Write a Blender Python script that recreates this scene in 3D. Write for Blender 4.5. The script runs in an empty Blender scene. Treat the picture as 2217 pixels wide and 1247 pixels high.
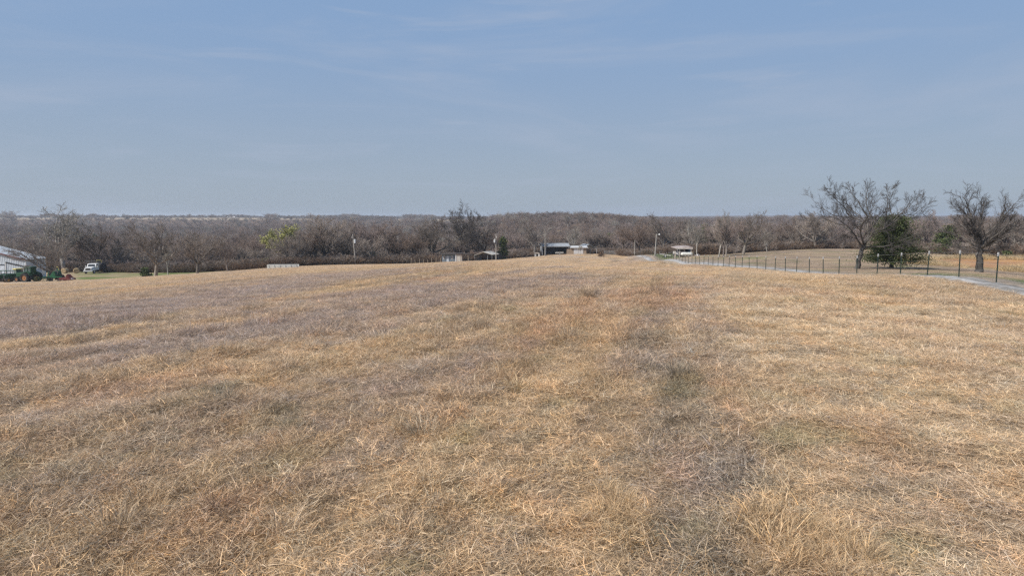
import bpy, math, random
import numpy as np
from mathutils import Vector, Matrix

sc = bpy.context.scene
COL = sc.collection
R = math.radians
# ------------------------------------------------------------------ camera
F = 1471.0; W, H = 2217.0, 1247.0; CX, CY = W/2, H/2
PITCH = 6.03
cam_d = bpy.data.cameras.new('camera'); cam = bpy.data.objects.new('camera', cam_d); COL.objects.link(cam)
cam.location = (0, 0, 0); cam.rotation_euler = (R(90-PITCH), 0, 0)
cam_d.sensor_width = 36; cam_d.lens = F/W*36; cam_d.clip_start = 0.05; cam_d.clip_end = 40000
sc.camera = cam
# ------------------------------------------------------------------ light
SUN_EL, SUN_AZ = 44.0, 242.0     # azimuth clockwise from +Y (view direction)
wd = bpy.data.worlds.new("World"); sc.world = wd; wd.use_nodes = True
nt = wd.node_tree; N = nt.nodes; Lk = nt.links
for n in list(N): N.remove(n)
out = N.new('ShaderNodeOutputWorld'); bg = N.new('ShaderNodeBackground')
sky = N.new('ShaderNodeTexSky'); sky.sky_type = 'NISHITA'; sky.sun_disc = False
sky.sun_elevation = R(SUN_EL); sky.sun_rotation = R(SUN_AZ)
sky.air_density = 1.0; sky.dust_density = 1.2; sky.ozone_density = 1.6; sky.altitude = 250
SKY_STR = 0.10
bg.inputs['Strength'].default_value = SKY_STR
tc = N.new('ShaderNodeTexCoord')
# thin high veil over the whole sky, with a few cirrus wisps
def wmix(a, b, fac):
    m = N.new('ShaderNodeMix'); m.data_type = 'RGBA'
    Lk.new(a, m.inputs['A']); Lk.new(b, m.inputs['B'])
    if hasattr(fac, 'links'): Lk.new(fac, m.inputs['Factor'])
    else: m.inputs['Factor'].default_value = fac
    return m.outputs['Result']
def wrgb(c):
    r = N.new('ShaderNodeRGB'); r.outputs[0].default_value = (*[x/SKY_STR/2**0.35 for x in c], 1); return r.outputs[0]
veil_hi = (0.245, 0.375, 0.590); veil_lo = (0.345, 0.412, 0.500)
sep = N.new('ShaderNodeSeparateXYZ'); Lk.new(tc.outputs['Generated'], sep.inputs[0])
mr = N.new('ShaderNodeMapRange'); mr.interpolation_type = 'SMOOTHSTEP'
mr.inputs['From Min'].default_value = -0.02; mr.inputs['From Max'].default_value = 0.30
Lk.new(sep.outputs['Z'], mr.inputs['Value'])
veil = wmix(wrgb(veil_lo), wrgb(veil_hi), mr.outputs['Result'])
base_sky = wmix(sky.outputs['Color'], veil, 0.92)
def wisps(scale, lo, hi, amt, seed, rot):
    mp = N.new('ShaderNodeMapping'); mp.inputs['Scale'].default_value = scale; mp.inputs['Location'].default_value = (seed, seed*.7, 0)
    mp.inputs['Rotation'].default_value = (0, rot, 0)
    Lk.new(tc.outputs['Generated'], mp.inputs['Vector'])
    nz = N.new('ShaderNodeTexNoise'); nz.inputs['Scale'].default_value = 1.0; nz.inputs['Detail'].default_value = 7; nz.inputs['Roughness'].default_value = .55
    nz.inputs['Distortion'].default_value = .6
    Lk.new(mp.outputs[0], nz.inputs['Vector'])
    m = N.new('ShaderNodeMapRange'); m.interpolation_type = 'SMOOTHSTEP'
    m.inputs['From Min'].default_value = lo; m.inputs['From Max'].default_value = hi; m.inputs['To Max'].default_value = amt
    Lk.new(nz.outputs['Fac'], m.inputs['Value']); return m.outputs['Result']
cl = wrgb((0.410, 0.475, 0.600))
s1 = wmix(base_sky, cl, wisps((2.2, 2.2, 13), .47, .74, .46, 3.1, .12))
s2 = wmix(s1, cl, wisps((4, 4, 34), .54, .76, .36, 8.7, -.08))
Lk.new(s2, bg.inputs['Color']); Lk.new(bg.outputs[0], out.inputs['Surface'])
sd = bpy.data.lights.new('sun', 'SUN'); sun = bpy.data.objects.new('sun', sd); COL.objects.link(sun)
sd.energy = 4.6; sd.angle = R(1.5); sd.color = (1.0, 0.93, 0.84)
az = R(SUN_AZ); el = R(SUN_EL)
to_sun = Vector((math.sin(az)*math.cos(el), math.cos(az)*math.cos(el), math.sin(el)))
sun.rotation_euler = to_sun.to_track_quat('Z', 'Y').to_euler()
sc.view_settings.view_transform = 'Standard'; sc.view_settings.look = 'None'
EXPO = 0.35; sc.view_settings.exposure = EXPO; sc.view_settings.gamma = 1; sc.view_settings.use_curve_mapping = False
sc.cycles.max_bounces = 6; sc.cycles.transparent_max_bounces = 8; sc.cycles.diffuse_bounces = 3
sc.cycles.volume_bounces = 0; sc.cycles.use_denoising = False; sc.cycles.sample_clamp_direct = 5; sc.cycles.sample_clamp_indirect = 2; sc.cycles.pixel_filter_type = 'BLACKMAN_HARRIS'; sc.cycles.filter_width = 1.4

# ------------------------------------------------------------------ maths helpers
th = R(PITCH); ct, st = math.cos(th), math.sin(th)
def pix(px, py, Y):
    a = (px-CX)/F; b = (CY-py)/F
    d = (a, ct + b*st, -st + b*ct); k = Y/d[1]
    return (d[0]*k, Y, d[2]*k)
_rs = np.random.RandomState(5); _LAT = _rs.rand(256, 256)
def vnoise(x, y):
    xi = np.floor(x).astype(int); yi = np.floor(y).astype(int); fx = x-xi; fy = y-yi
    fx = fx*fx*(3-2*fx); fy = fy*fy*(3-2*fy)
    a = _LAT[xi % 256, yi % 256]; b = _LAT[(xi+1) % 256, yi % 256]; c = _LAT[xi % 256, (yi+1) % 256]; d = _LAT[(xi+1) % 256, (yi+1) % 256]
    return (a*(1-fx)+b*fx)*(1-fy)+(c*(1-fx)+d*fx)*fy
def fbm(x, y, o=4):
    s = 0; a = .5; t = 0
    for i in range(o):
        s = s+a*vnoise(x*(2**i)+17.3*i, y*(2**i)-9.1*i); t += a; a *= .5
    return s/t
def sstep(a, b, x):
    t = np.clip((x-a)/(b-a), 0, 1); return t*t*(3-2*t)

# ------------------------------------------------------------------ terrain: control points (pixel, pixel, depth) of the ground seen in the photo
PTS = [(1100,1247,5.0),(1100,900,9.2),(1100,760,14.5),(1108,640,28),(1108,600,42),(1108,578,66),(1108,568,100),(1108,563,150),(1115,561,200),
 (2162,612,35),(1855,597,52),(1726,590,65),(1624,581,82),(1555,577,99),(1484,571,125),(1420,563,165),(1375,557,216),
 (2217,640,30),(2217,760,13.5),(2217,1000,7.0),(2217,1247,5.0),(0,1247,5.0),(0,1000,7.4),(0,800,13.5),(0,700,25),(0,660,40),(0,635,70),(0,618,115),
 (350,610,85),(350,650,40),(350,700,23),(350,597,140),(620,600,65),(620,586,110),(620,580,145),(820,574,150),(820,582,90),(960,570,185),(1040,567,195),
 (60,610,150),(200,592,195),(200,605,160),(380,592,185),(500,586,180),(580,581,160),(645,577,165),(765,573,185),
 (1163,555,255),(1200,552,258),(1262,550,262),(1300,557,230),(1340,553,250),
 (1420,554,172),(1485,556,142),(1560,556,122),(1609,551,142),(1661,546,165),(1530,553,160),(1750,540,190),(1850,540,195),(1990,547,170),(1740,560,105),
 (1857,583,75),(1925,582,78),(2118,592,64),(2110,575,92),(2110,561,118),(2217,578,92),(2010,565,110),(2217,563,118),(2217,600,55),
 (1990,580,82)]
CP = [pix(*p) for p in PTS]
def zrow(px, row, Y, dz=0): 
    p = pix(px, row, Y); return (p[0], p[1], p[2]+dz)
for px in (-300, 0, 300, 600, 850):
    CP.append(zrow(px, 500, 300, 0) if False else ((px-CX)/F*300, 300, -20))
    CP += [((px-CX)/F*500, 500, -24), ((px-CX)/F*800, 800, -22)]
for px in (-300, 0, 300, 600):
    CP += [((px-CX)/F*1130, 1130, -19.5), ((px-CX)/F*1400, 1400, -9.0), ((px-CX)/F*2200, 2200, -7.4), ((px-CX)/F*3500, 3500, -7)]
for px in (850, 1000):
    CP += [((px-CX)/F*1130, 1130, -19), ((px-CX)/F*1600, 1600, -11.0), ((px-CX)/F*2300, 2300, -9.5), ((px-CX)/F*3500, 3500, -9)]
for px, a, b, c in ((1150,-17,-6.2,-9),(1300,-18,-7.2,-9),(1450,-20,-14,-13),(1700,-20,-16,-13),(2000,-18,-16,-13),(2500,-18,-16,-13)):
    CP += [((px-CX)/F*330, 330, a), ((px-CX)/F*700, 700, b), ((px-CX)/F*1200, 1200, c), ((px-CX)/F*2300, 2300, -11), ((px-CX)/F*4000, 4000, -9)]
for px in (1700, 2000, 2300): CP.append(((px-CX)/F*230, 230, -13.5))
for px in (-400,600,1500): CP.append(((px-CX)/F*9000, 9000, -6))
CP += [((2250-CX)/F*7000, 5200, 12), ((2000-CX)/F*5200, 5200, 4), ((1600-CX)/F*5200, 5200, 2)]
CP += [(0,0,-2.62),(4,1,-2.62),(-4,1,-2.64),(0,2.5,-2.63),(150,30,-9),(-150,30,-16),(60,60,-8),(-400,100,-24),(400,100,-16)]
CP = np.array(CP)
def dom(X, Y):
    Y = np.abs(Y); r = np.hypot(X, Y); return np.stack([X/(r+6)*2.2, np.log(r+6)], -1)
_c = dom(CP[:,0], CP[:,1])
def _phi(d2): return np.where(d2 > 1e-12, .5*d2*np.log(np.maximum(d2, 1e-12)), 0)
_n = len(_c); _A = np.zeros((_n+3, _n+3))
_d = ((_c[:,None]-_c[None])**2).sum(-1); _A[:_n,:_n] = _phi(_d)+np.eye(_n)*2e-4
_A[:_n,_n] = 1; _A[:_n,_n+1:] = _c; _A[_n,:_n] = 1; _A[_n+1:,:_n] = _c.T
# solve for slope z/(r+6): keeps far hills and near ground at a like scale
_v = CP[:,2]/(np.hypot(CP[:,0], CP[:,1])+6)
_w = np.linalg.solve(_A, np.concatenate([_v, [0,0,0]]))
POND = ((2262-CX)/F*94, 94.0); PZ = pix(2262, 573, 94)[2]
def gz(X, Y, bumps=True):
    X = np.atleast_1d(np.asarray(X, float)); Y = np.atleast_1d(np.asarray(Y, float)); o = np.empty(X.shape); sh = X.shape
    X = X.ravel(); Y = Y.ravel(); o = np.empty(X.shape)
    for i in range(0, len(X), 40000):
        p = dom(X[i:i+40000], Y[i:i+40000]); d = ((p[:,None]-_c[None])**2).sum(-1)
        o[i:i+40000] = _phi(d)@_w[:_n]+_w[_n]+p@_w[_n+1:]
    r = np.hypot(X, Y); z = o*(r+6)
    if bumps: z = z+(fbm(X/1.1, Y/1.4, 3)-.5)*.20*sstep(110, 30, r)+(fbm(X/9+40, Y/22, 2)-.5)*.18*sstep(5, 15, r)*sstep(120, 60, r)
    q_ = np.hypot((X-POND[0])/13.5, (Y-POND[1])/9.5); q_ = q_*(1+.10*np.sin(3*np.arctan2(Y-POND[1], X-POND[0]))+(fbm(X/2.2, Y/2.2, 2)-.5)*.12); bank = PZ-.35+.52*sstep(.86, 1.02, q_); z = np.where(q_ < 1.6, z+(bank-z)*sstep(1.6, 1.10, q_), z)
    return z.reshape(sh)
def g1(X, Y, bumps=True): return float(gz([X], [Y], bumps)[0])
def site(px, Y):                      # ground point under a pixel column at a given depth
    X = (px-CX)/F*Y
    for _ in range(3):
        z = g1(X, Y); X = (px-CX)/F*(Y*ct - z*st)
    return Vector((X, Y, z))
def hit(px, py):
    Ys = np.exp(np.linspace(math.log(3), math.log(300), 400)); P = np.array([pix(px, py, y) for y in Ys])
    g = gz(P[:,0], P[:,1], False); i = int(np.argmax(P[:,2] < g)) if (P[:,2] < g).any() else 399
    return P[i,0], P[i,1]

# ------------------------------------------------------------------ field layout
def fence_x(Y): return 25.06+.0775*(Y-35)
ROADOFF = np.array([(0,-9.0),(15,-4.6),(24,-2.2),(30,-1.4),(42,0),(55,1.3),(75,2.0),(100,1.7),(125,.2),(160,-1.2),(190,-2.5),(215,-6),(232,-18),(240,-32)])
def road_x(Y): return fence_x(Y)+np.interp(Y, ROADOFF[:,0], ROADOFF[:,1])
EDGE = np.array([(-600,215),(0,205),(180,206),(400,190),(500,186),(600,172),(700,180),(960,196),(1040,212),(1150,262),(1180,285),(1300,285),(1340,262),(1400,220),(1440,190),(1500,165),(1540,160),(1700,196),(1850,200),(2000,166),(2100,140),(2217,125),(2800,115)])
def woods(X, Y):                      # >0 inside the woodland
    pxs = X/np.maximum(np.abs(Y), 1)*F+CX
    return Y-np.interp(pxs, EDGE[:,0], EDGE[:,1])+(fbm(X/9+3, Y/9, 2)-.5)*10
def farfield(X, Y):
    u = X/np.maximum(Y, 1)
    left = sstep(1440, 1480, Y+(fbm(X/160, Y/300)-.5)*160)*sstep(2150, 2100, Y)*sstep(-.28, -.33, u+(fbm(X/200,Y/200)-.5)*.06)
    mid = sstep(1500, 1540, Y)*sstep(2150, 2100, Y)*sstep(-.175, -.165, u)*sstep(-.055, -.075, u)
    return np.maximum(left, mid)
PG = 1.10
C_straw=(.465,.332,.196); C_tan=(.415,.312,.216); C_rust=(.400,.245,.150); C_mauve=(.285,.232,.215); C_pale=(.480,.385,.265); C_green=(.215,.205,.105)
C_dark=(.195,.168,.128)
C_straw, C_tan, C_rust, C_mauve, C_pale, C_green, C_dark = [tuple(v*PG for v in c) for c in (C_straw, C_tan, C_rust, C_mauve, C_pale, C_green, C_dark)]
PG = 1.0
SPOTS = []   # px, py, radius m, colour, strength
for px,py,r,c,s in [(1270,690,.9,C_rust,.6),(1400,640,1.6,C_rust,.5),(1350,705,1.0,C_rust,.45),(1540,700,.8,C_rust,.55),(1180,690,.9,C_rust,.35),(1460,655,1.2,C_rust,.45),
  (320,842,.8,C_rust,.6),(975,915,.18,C_rust,.6),(580,700,1.5,C_rust,.45),(800,640,2.2,C_rust,.4),(560,690,2.2,C_straw,.8),(820,655,2.0,C_straw,.6),
  (1400,750,0.65,C_dark,.5),(1430,780,0.58,C_dark,.7),(1450,820,0.58,C_dark,.75),(1480,870,0.54,C_dark,.75),(1520,930,0.47,C_dark,.7),(1560,990,0.43,C_dark,.75),(1590,1050,0.40,C_dark,.75),(1560,1110,0.36,C_dark,.7),(1500,1180,0.32,C_dark,.7),(1560,1230,0.29,C_dark,.65),(1400,960,0.36,C_dark,.5),(1370,1010,0.29,C_dark,.4),(1340,880,0.43,C_dark,.4),(1900,1080,0.29,C_dark,.4),(1850,860,0.43,C_dark,.35),(2000,1000,0.36,C_dark,.3),
  (1470,850,.38,C_green,.45),(1500,1160,.18,C_green,.6),(1720,950,.2,C_green,.45),(1390,1170,.2,C_green,.3),(1700,990,.16,C_green,.5),(1900,780,.5,C_green,.4),(2190,890,.3,C_green,.5),(250,1010,.25,C_green,.3),
  (1560,1030,.6,C_mauve,.3),(1450,1070,.5,C_mauve,.35),(900,800,1.6,C_mauve,.6),(880,860,1.2,C_mauve,.4),(1400,780,.8,C_mauve,.5),(40,715,4,C_mauve,.9),(130,697,4.5,C_mauve,1),(250,675,5,C_mauve,1),(400,652,5,C_mauve,.95),(560,622,8,C_mauve,.7),(680,600,9,C_mauve,.8),(380,740,2.6,C_mauve,.6),(520,725,2.4,C_mauve,.6),(120,900,1.0,C_mauve,.4),(700,720,2.0,C_mauve,.5),(860,640,5,C_mauve,.55),(1000,625,6,C_mauve,.5),(780,1000,.5,C_mauve,.4),(1150,612,7,C_mauve,.4),
  (1720,1170,.45,C_straw,.9),(1330,1110,.4,C_straw,.7),(760,780,1.4,C_straw,.7),(520,770,1.3,C_straw,.6),(1290,710,1.0,C_straw,.5),(1800,700,4,C_pale,.5),(200,650,6,C_straw,.3),(230,1100,.8,C_tan,.4)]:
    x, y = hit(px, py); SPOTS.append((x, y, r, c, s))
BOUND = [hit(1550,600), hit(1570,700), hit(1600,800), hit(1640,900), hit(1690,1000), hit(1640,1120), hit(1760,1247)]
BY = np.array([b[1] for b in BOUND])[::-1]; BX = np.array([b[0] for b in BOUND])[::-1]
def rightside(X, Y):                  # flattened, cut side of the field
    return sstep(-.35, .35, X-np.where(Y > BY[-1], BX[-1]+(Y-BY[-1])*.3, np.interp(Y, BY, BX))+(fbm(X/.9, Y/.9, 2)-.5)*1.2)
def field_colour(X, Y):
    X = np.asarray(X, float); Y = np.asarray(Y, float); s = X-.30*Y
    c = np.zeros(X.shape+(3,))
    n1 = fbm(s/2.6+9, Y/13, 4)[...,None]; n2 = fbm(s/1.5+50, Y/7+3, 4)[...,None]; n3 = fbm(X/.7+5, Y/.9, 3)[...,None]; n4 = fbm(s/5+80, Y/26, 3)[...,None]
    rt = rightside(X, Y)[...,None]
    c = np.array(C_tan)*np.ones(c.shape)
    c = c+(np.array(C_straw)-c)*sstep(.42, .62, n1)*.9
    c = c+(np.array(C_mauve)-c)*sstep(.52, .66, n2)*(.85-.6*rt)*(.45+.55*sstep(8, 20, Y))[...,None]
    st_ = fbm(s/.85+33, Y/16, 3)[...,None]; c = c*(1-.34*sstep(.48, .60, st_)*(1-.5*rt)*(.75+.25*sstep(8, 20, Y))[...,None]); c = c+(np.array(C_straw)*1.08-c)*sstep(.46, .34, st_)*.6*(1-rt)  # shaded gaps and mauve between rows are painted in as dark stripes
    c = c+(np.array(C_mauve)-c)*sstep(.56, .70, n4)*.6*(1-rt)
    c = c+(np.array(C_rust)-c)*sstep(.58, .74, fbm(s/1.1+20, Y/4, 3)[...,None])*(.75-.35*rt)
    c = c+(np.array(C_pale)-c)*sstep(.35, .65, n3)*(.18+.25*rt)
    c = c+(np.array(C_green)-c)*sstep(.66, .80, fbm(X/.8+77, Y/.9, 3)[...,None])*.5
    for x, y, r, col, k in SPOTS:
        d = np.hypot((X-x)-.30*(Y-y), (Y-y)*.45)/r+(fbm(X/r/.4+x, Y/r/.4, 4)-.5)*1.8
        c = c+(np.array(col)-c)*(sstep(1.3, .3, d)*k*1.0)[...,None]
    far = sstep(45, 120, np.hypot(X, Y))[...,None]
    m = c.mean(axis=-1, keepdims=True)
    c = c+(np.array(C_straw)*.95-c)*far*.30
    return c*(.86+.28*fbm(X/.35, Y/.35, 2)[...,None])
def ground_colour(X, Y):
    c = field_colour(X, Y); 
    pxs = X/np.maximum(np.abs(Y), 1)*F+CX
    meadow = sstep(-.2, .6, X-fence_x(Y)-.4)
    mcol = np.array((.290,.222,.160))*(.8+.4*fbm(X/6, Y/14)[...,None]); 
    mcol = mcol+(np.array((.36,.275,.18))-mcol)*(sstep(.45,.62,fbm(X/10+9, Y/5))*.7)[...,None]
    mcol = mcol+(np.array((.20,.155,.125))-mcol)*(sstep(.56,.64,fbm((X)/30+2, Y/4+11))*.6)[...,None]
    mcol = mcol+(np.array((.14,.165,.07))-mcol)*(sstep(.57,.72,fbm(X/5+31, Y/2.5))*.6)[...,None]
    strip = sstep(1.4, 2.2, X-road_x(Y))*sstep(5.2, 3.8, X-road_x(Y))*sstep(64, 48, Y)      # green verge behind the fence
    strip2 = sstep(1.2, 3, X-road_x(Y))*sstep(13, 9, X-road_x(Y))*sstep(150, 165, Y)*sstep(215, 200, Y)
    mcol = mcol+(np.array((.085,.125,.05))-mcol)*(np.maximum(strip*sstep(.35,.55,fbm(X/1.3,Y/1.3)), strip2*.8))[...,None]
    # orange clay bank
    p = np.array(POND); q = np.hypot((X-p[0])/15, (Y-p[1])/11)+(fbm(X/5,Y/4)-.5)*.35
    mcol = mcol+(np.array((.34,.20,.11))-mcol)*(sstep(1.35,1.1,q))[...,None]
    r0 = np.hypot(X, Y); c = c+(np.array((.185,.14,.10))-c)*(.8*sstep(34, 22, r0))[...,None]  # dark soil near the camera, also painting in shade between the tufts
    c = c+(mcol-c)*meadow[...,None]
    # worn track shoulders
    rd = np.abs(X-road_x(Y)); sh = sstep(3.2, 1.9, rd)*sstep(245, 235, Y)
    c = c+(np.array((.27,.235,.20))-c)*(sh*.7)[...,None]
    # farmyard at the left: green lawn
    yard = sstep(-8, -2, Y-(150+(pxs-0)*-.03))*sstep(520, 400, pxs)*sstep(157, 163, Y+ (pxs-150)*.02)
    ycol = np.array((.30,.235,.15))*np.ones(c.shape); gl = sstep(.38,.58,fbm(X/12+5, Y/5))*sstep(150, 175, pxs)
    ycol = ycol+(np.array((.135,.165,.06))-ycol)*gl[...,None]
    c = c+(ycol-c)*yard[...,None]
    lane = sstep(1.6, 1.0, np.abs(Y-(146.5+np.maximum(pxs-120,0)*.05)))*sstep(290, 100, pxs)
    c = c+(np.array((.48,.44,.38))-c)*(lane*.9)[...,None]
    w = sstep(-2, 3, woods(X, Y))
    wcol = np.array((.135,.095,.07))*(.7+.6*fbm(X/4, Y/4)[...,None])
    clear = sstep(.60,.68,fbm(X/60+4, Y/70+8))*sstep(215, 240, Y)*sstep(700, 500, Y)
    wcol = wcol+(np.array((.34,.26,.17))-wcol)*clear[...,None]
    wcol = wcol+(np.array((.33,.27,.20))-wcol)*farfield(X, Y)[...,None]
    c = c+(wcol-c)*w[...,None]
    return c

# ------------------------------------------------------------------ object helpers
def tag(o, label=None, cat=None, group=None, kind=None):
    if label: o['label'] = label
    if cat: o['category'] = cat
    if group: o['group'] = group
    if kind: o['kind'] = kind
    return o
def mesh_np(name, V, Fq, mat=None, smooth=False, attrs=None):
    me = bpy.data.meshes.new(name); V = np.asarray(V, np.float32); Fq = np.asarray(Fq, np.int32)
    k = Fq.shape[1]; me.vertices.add(len(V)); me.vertices.foreach_set('co', V.ravel())
    me.loops.add(Fq.size); me.loops.foreach_set('vertex_index', Fq.ravel())
    me.polygons.add(len(Fq)); me.polygons.foreach_set('loop_start', np.arange(0, Fq.size, k, dtype=np.int32))
    me.polygons.foreach_set('use_smooth', np.full(len(Fq), smooth))
    for an, arr in (attrs or {}).items():
        arr = np.asarray(arr, np.float32)
        if arr.ndim == 1: a = me.attributes.new(an, 'FLOAT', 'POINT'); a.data.foreach_set('value', arr)
        else:
            a = me.attributes.new(an, 'FLOAT_VECTOR', 'POINT'); a.data.foreach_set('vector', arr.ravel())
    me.update(calc_edges=True); me.validate()
    if mat: me.materials.append(mat)
    return me
def link(name, me, parent=None, loc=None, rz=0):
    o = bpy.data.objects.new(name, me); COL.objects.link(o)
    if parent is not None: o.parent = parent
    if loc is not None: o.location = loc
    if rz: o.rotation_euler = (0, 0, rz)
    return o
def thing(name, label, cat, loc, rz=0, group=None):
    e = link(name, None, None, loc, rz); e.empty_display_size = .5; return tag(e, label, cat, group)
class MB:
    def __init__(s): s.v = []; s.f = []
    def add(s, vs, fs):
        n = len(s.v); s.v += [tuple(v) for v in vs]; s.f += [tuple(i+n for i in f) for f in fs]; return s
    def box(s, x0, x1, y0, y1, z0, z1, taper=0):
        t = taper
        return s.add([(x0,y0,z0),(x1,y0,z0),(x1,y1,z0),(x0,y1,z0),(x0+t,y0+t,z1),(x1-t,y0+t,z1),(x1-t,y1-t,z1),(x0+t,y1-t,z1)],
                     [(0,3,2,1),(4,5,6,7),(0,1,5,4),(1,2,6,5),(2,3,7,6),(3,0,4,7)])
    def prism(s, prof, a0, a1, axis='y'):       # closed profile (u, z) swept along an axis
        n = len(prof)
        mk = (lambda u, z, a: (u, a, z)) if axis == 'y' else ((lambda u, z, a: (a, u, z)) if axis == 'x' else (lambda u, z, a: (u, z, a)))
        vs = [mk(u, z, a0) for u, z in prof]+[mk(u, z, a1) for u, z in prof]
        return s.add(vs, [tuple(range(n)), tuple(range(2*n-1, n-1, -1))]+[(i, (i+1) % n+n if False else n+i, n+(i+1) % n, (i+1) % n) for i in range(n)])
    def tube(s, p0, p1, r0, r1=None, n=10):
        r1 = r0 if r1 is None else r1; p0 = Vector(p0); p1 = Vector(p1); d = (p1-p0).normalized()
        a = d.orthogonal().normalized(); b = d.cross(a); vs = []
        for p, r in ((p0, r0), (p1, r1)):
            for i in range(n):
                t = 2*math.pi*i/n; vs.append(p+a*math.cos(t)*r+b*math.sin(t)*r)
        return s.add(vs, [tuple(range(n-1, -1, -1)), tuple(range(n, 2*n))]+[(i, (i+1) % n, n+(i+1) % n, n+i) for i in range(n)])
    def ring(s, c, axis, r_out, r_in, w, n=20):  # tyre: fat annulus with rounded shoulders
        c = Vector(c); ax = Vector(axis).normalized(); a = ax.orthogonal().normalized(); b = ax.cross(a)
        prof = [(r_in, -w*.4), (r_out*.93, -w*.5), (r_out, -w*.28), (r_out, w*.28), (r_out*.93, w*.5), (r_in, w*.4)]
        vs = []; m = len(prof)
        for i in range(n):
            t = 2*math.pi*i/n
            for r, o in prof: vs.append(c+(a*math.cos(t)+b*math.sin(t))*r+ax*o)
        return s.add(vs, [(i*m+j, i*m+(j+1) % m, ((i+1) % n)*m+(j+1) % m, ((i+1) % n)*m+j) for i in range(n) for j in range(m)])
    def build(s, name, mat, parent=None, loc=None, rz=0, bevel=0):
        me = bpy.data.meshes.new(name); me.from_pydata(s.v, [], s.f); me.update()
        import bmesh
        bm = bmesh.new(); bm.from_mesh(me); bmesh.ops.recalc_face_normals(bm, faces=bm.faces)
        if bevel: bmesh.ops.bevel(bm, geom=list(bm.edges), offset=bevel, segments=2, affect='EDGES', profile=.6, clamp_overlap=True)
        bm.to_mesh(me); bm.free(); me.materials.append(mat)
        return link(name, me, parent, loc, rz)

# ------------------------------------------------------------------ materials
def new_mat(name):
    m = bpy.data.materials.new(name); m.use_nodes = True; n = m.node_tree.nodes; return m, n, m.node_tree.links, n['Principled BSDF']
MATS = {}
def mat(name, col, rough=.7, var=.18, scale=3.0, metal=0, spec=.3, stain=None, bump=0):
    if name in MATS: return MATS[name]
    m, n, l, b = new_mat(name)
    tcn = n.new('ShaderNodeTexCoord'); nz = n.new('ShaderNodeTexNoise'); nz.inputs['Scale'].default_value = scale; nz.inputs['Detail'].default_value = 5
    l.new(tcn.outputs['Object'], nz.inputs['Vector'])
    mx = n.new('ShaderNodeMix'); mx.data_type = 'RGBA'
    mx.inputs['A'].default_value = (*[c*(1-var) for c in col], 1)
    c2 = stain or [min(1, c*(1+var)) for c in col]; mx.inputs['B'].default_value = (*c2, 1)
    rp = n.new('ShaderNodeMapRange'); rp.inputs['From Min'].default_value = .35; rp.inputs['From Max'].default_value = .68
    l.new(nz.outputs['Fac'], rp.inputs['Value']); l.new(rp.outputs[0], mx.inputs['Factor']); l.new(mx.outputs['Result'], b.inputs['Base Color'])
    b.inputs['Roughness'].default_value = rough; b.inputs['Metallic'].default_value = metal; b.inputs['Specular IOR Level'].default_value = spec
    if bump:
        bp = n.new('ShaderNodeBump'); bp.inputs['Strength'].default_value = bump; bp.inputs['Distance'].default_value = .05
        l.new(nz.outputs['Fac'], bp.inputs['Height']); l.new(bp.outputs[0], b.inputs['Normal'])
    MATS[name] = m; return m
def grass_mat(name, gain=1.0):
    m, n, l, b = new_mat(name)
    at = n.new('ShaderNodeAttribute'); at.attribute_type = 'INSTANCER'; at.attribute_name = 'tint'
    sh = n.new('ShaderNodeAttribute'); sh.attribute_name = 'shade'
    mul = n.new('ShaderNodeVectorMath'); mul.operation = 'MULTIPLY'
    l.new(at.outputs['Vector'], mul.inputs[0]); l.new(sh.outputs['Vector'], mul.inputs[1])
    sc_ = n.new('ShaderNodeVectorMath'); sc_.operation = 'SCALE'; sc_.inputs['Scale'].default_value = gain; l.new(mul.outputs[0], sc_.inputs[0])
    l.new(sc_.outputs[0], b.inputs['Base Color']); b.inputs['Roughness'].default_value = .75; b.inputs['Specular IOR Level'].default_value = .15
    tr = n.new('ShaderNodeBsdfTranslucent'); l.new(sc_.outputs[0], tr.inputs['Color'])
    ms = n.new('ShaderNodeMixShader'); ms.inputs[0].default_value = .22
    l.new(b.outputs[0], ms.inputs[1]); l.new(tr.outputs[0], ms.inputs[2]); l.new(ms.outputs[0], n['Material Output'].inputs['Surface'])
    return m
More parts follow.
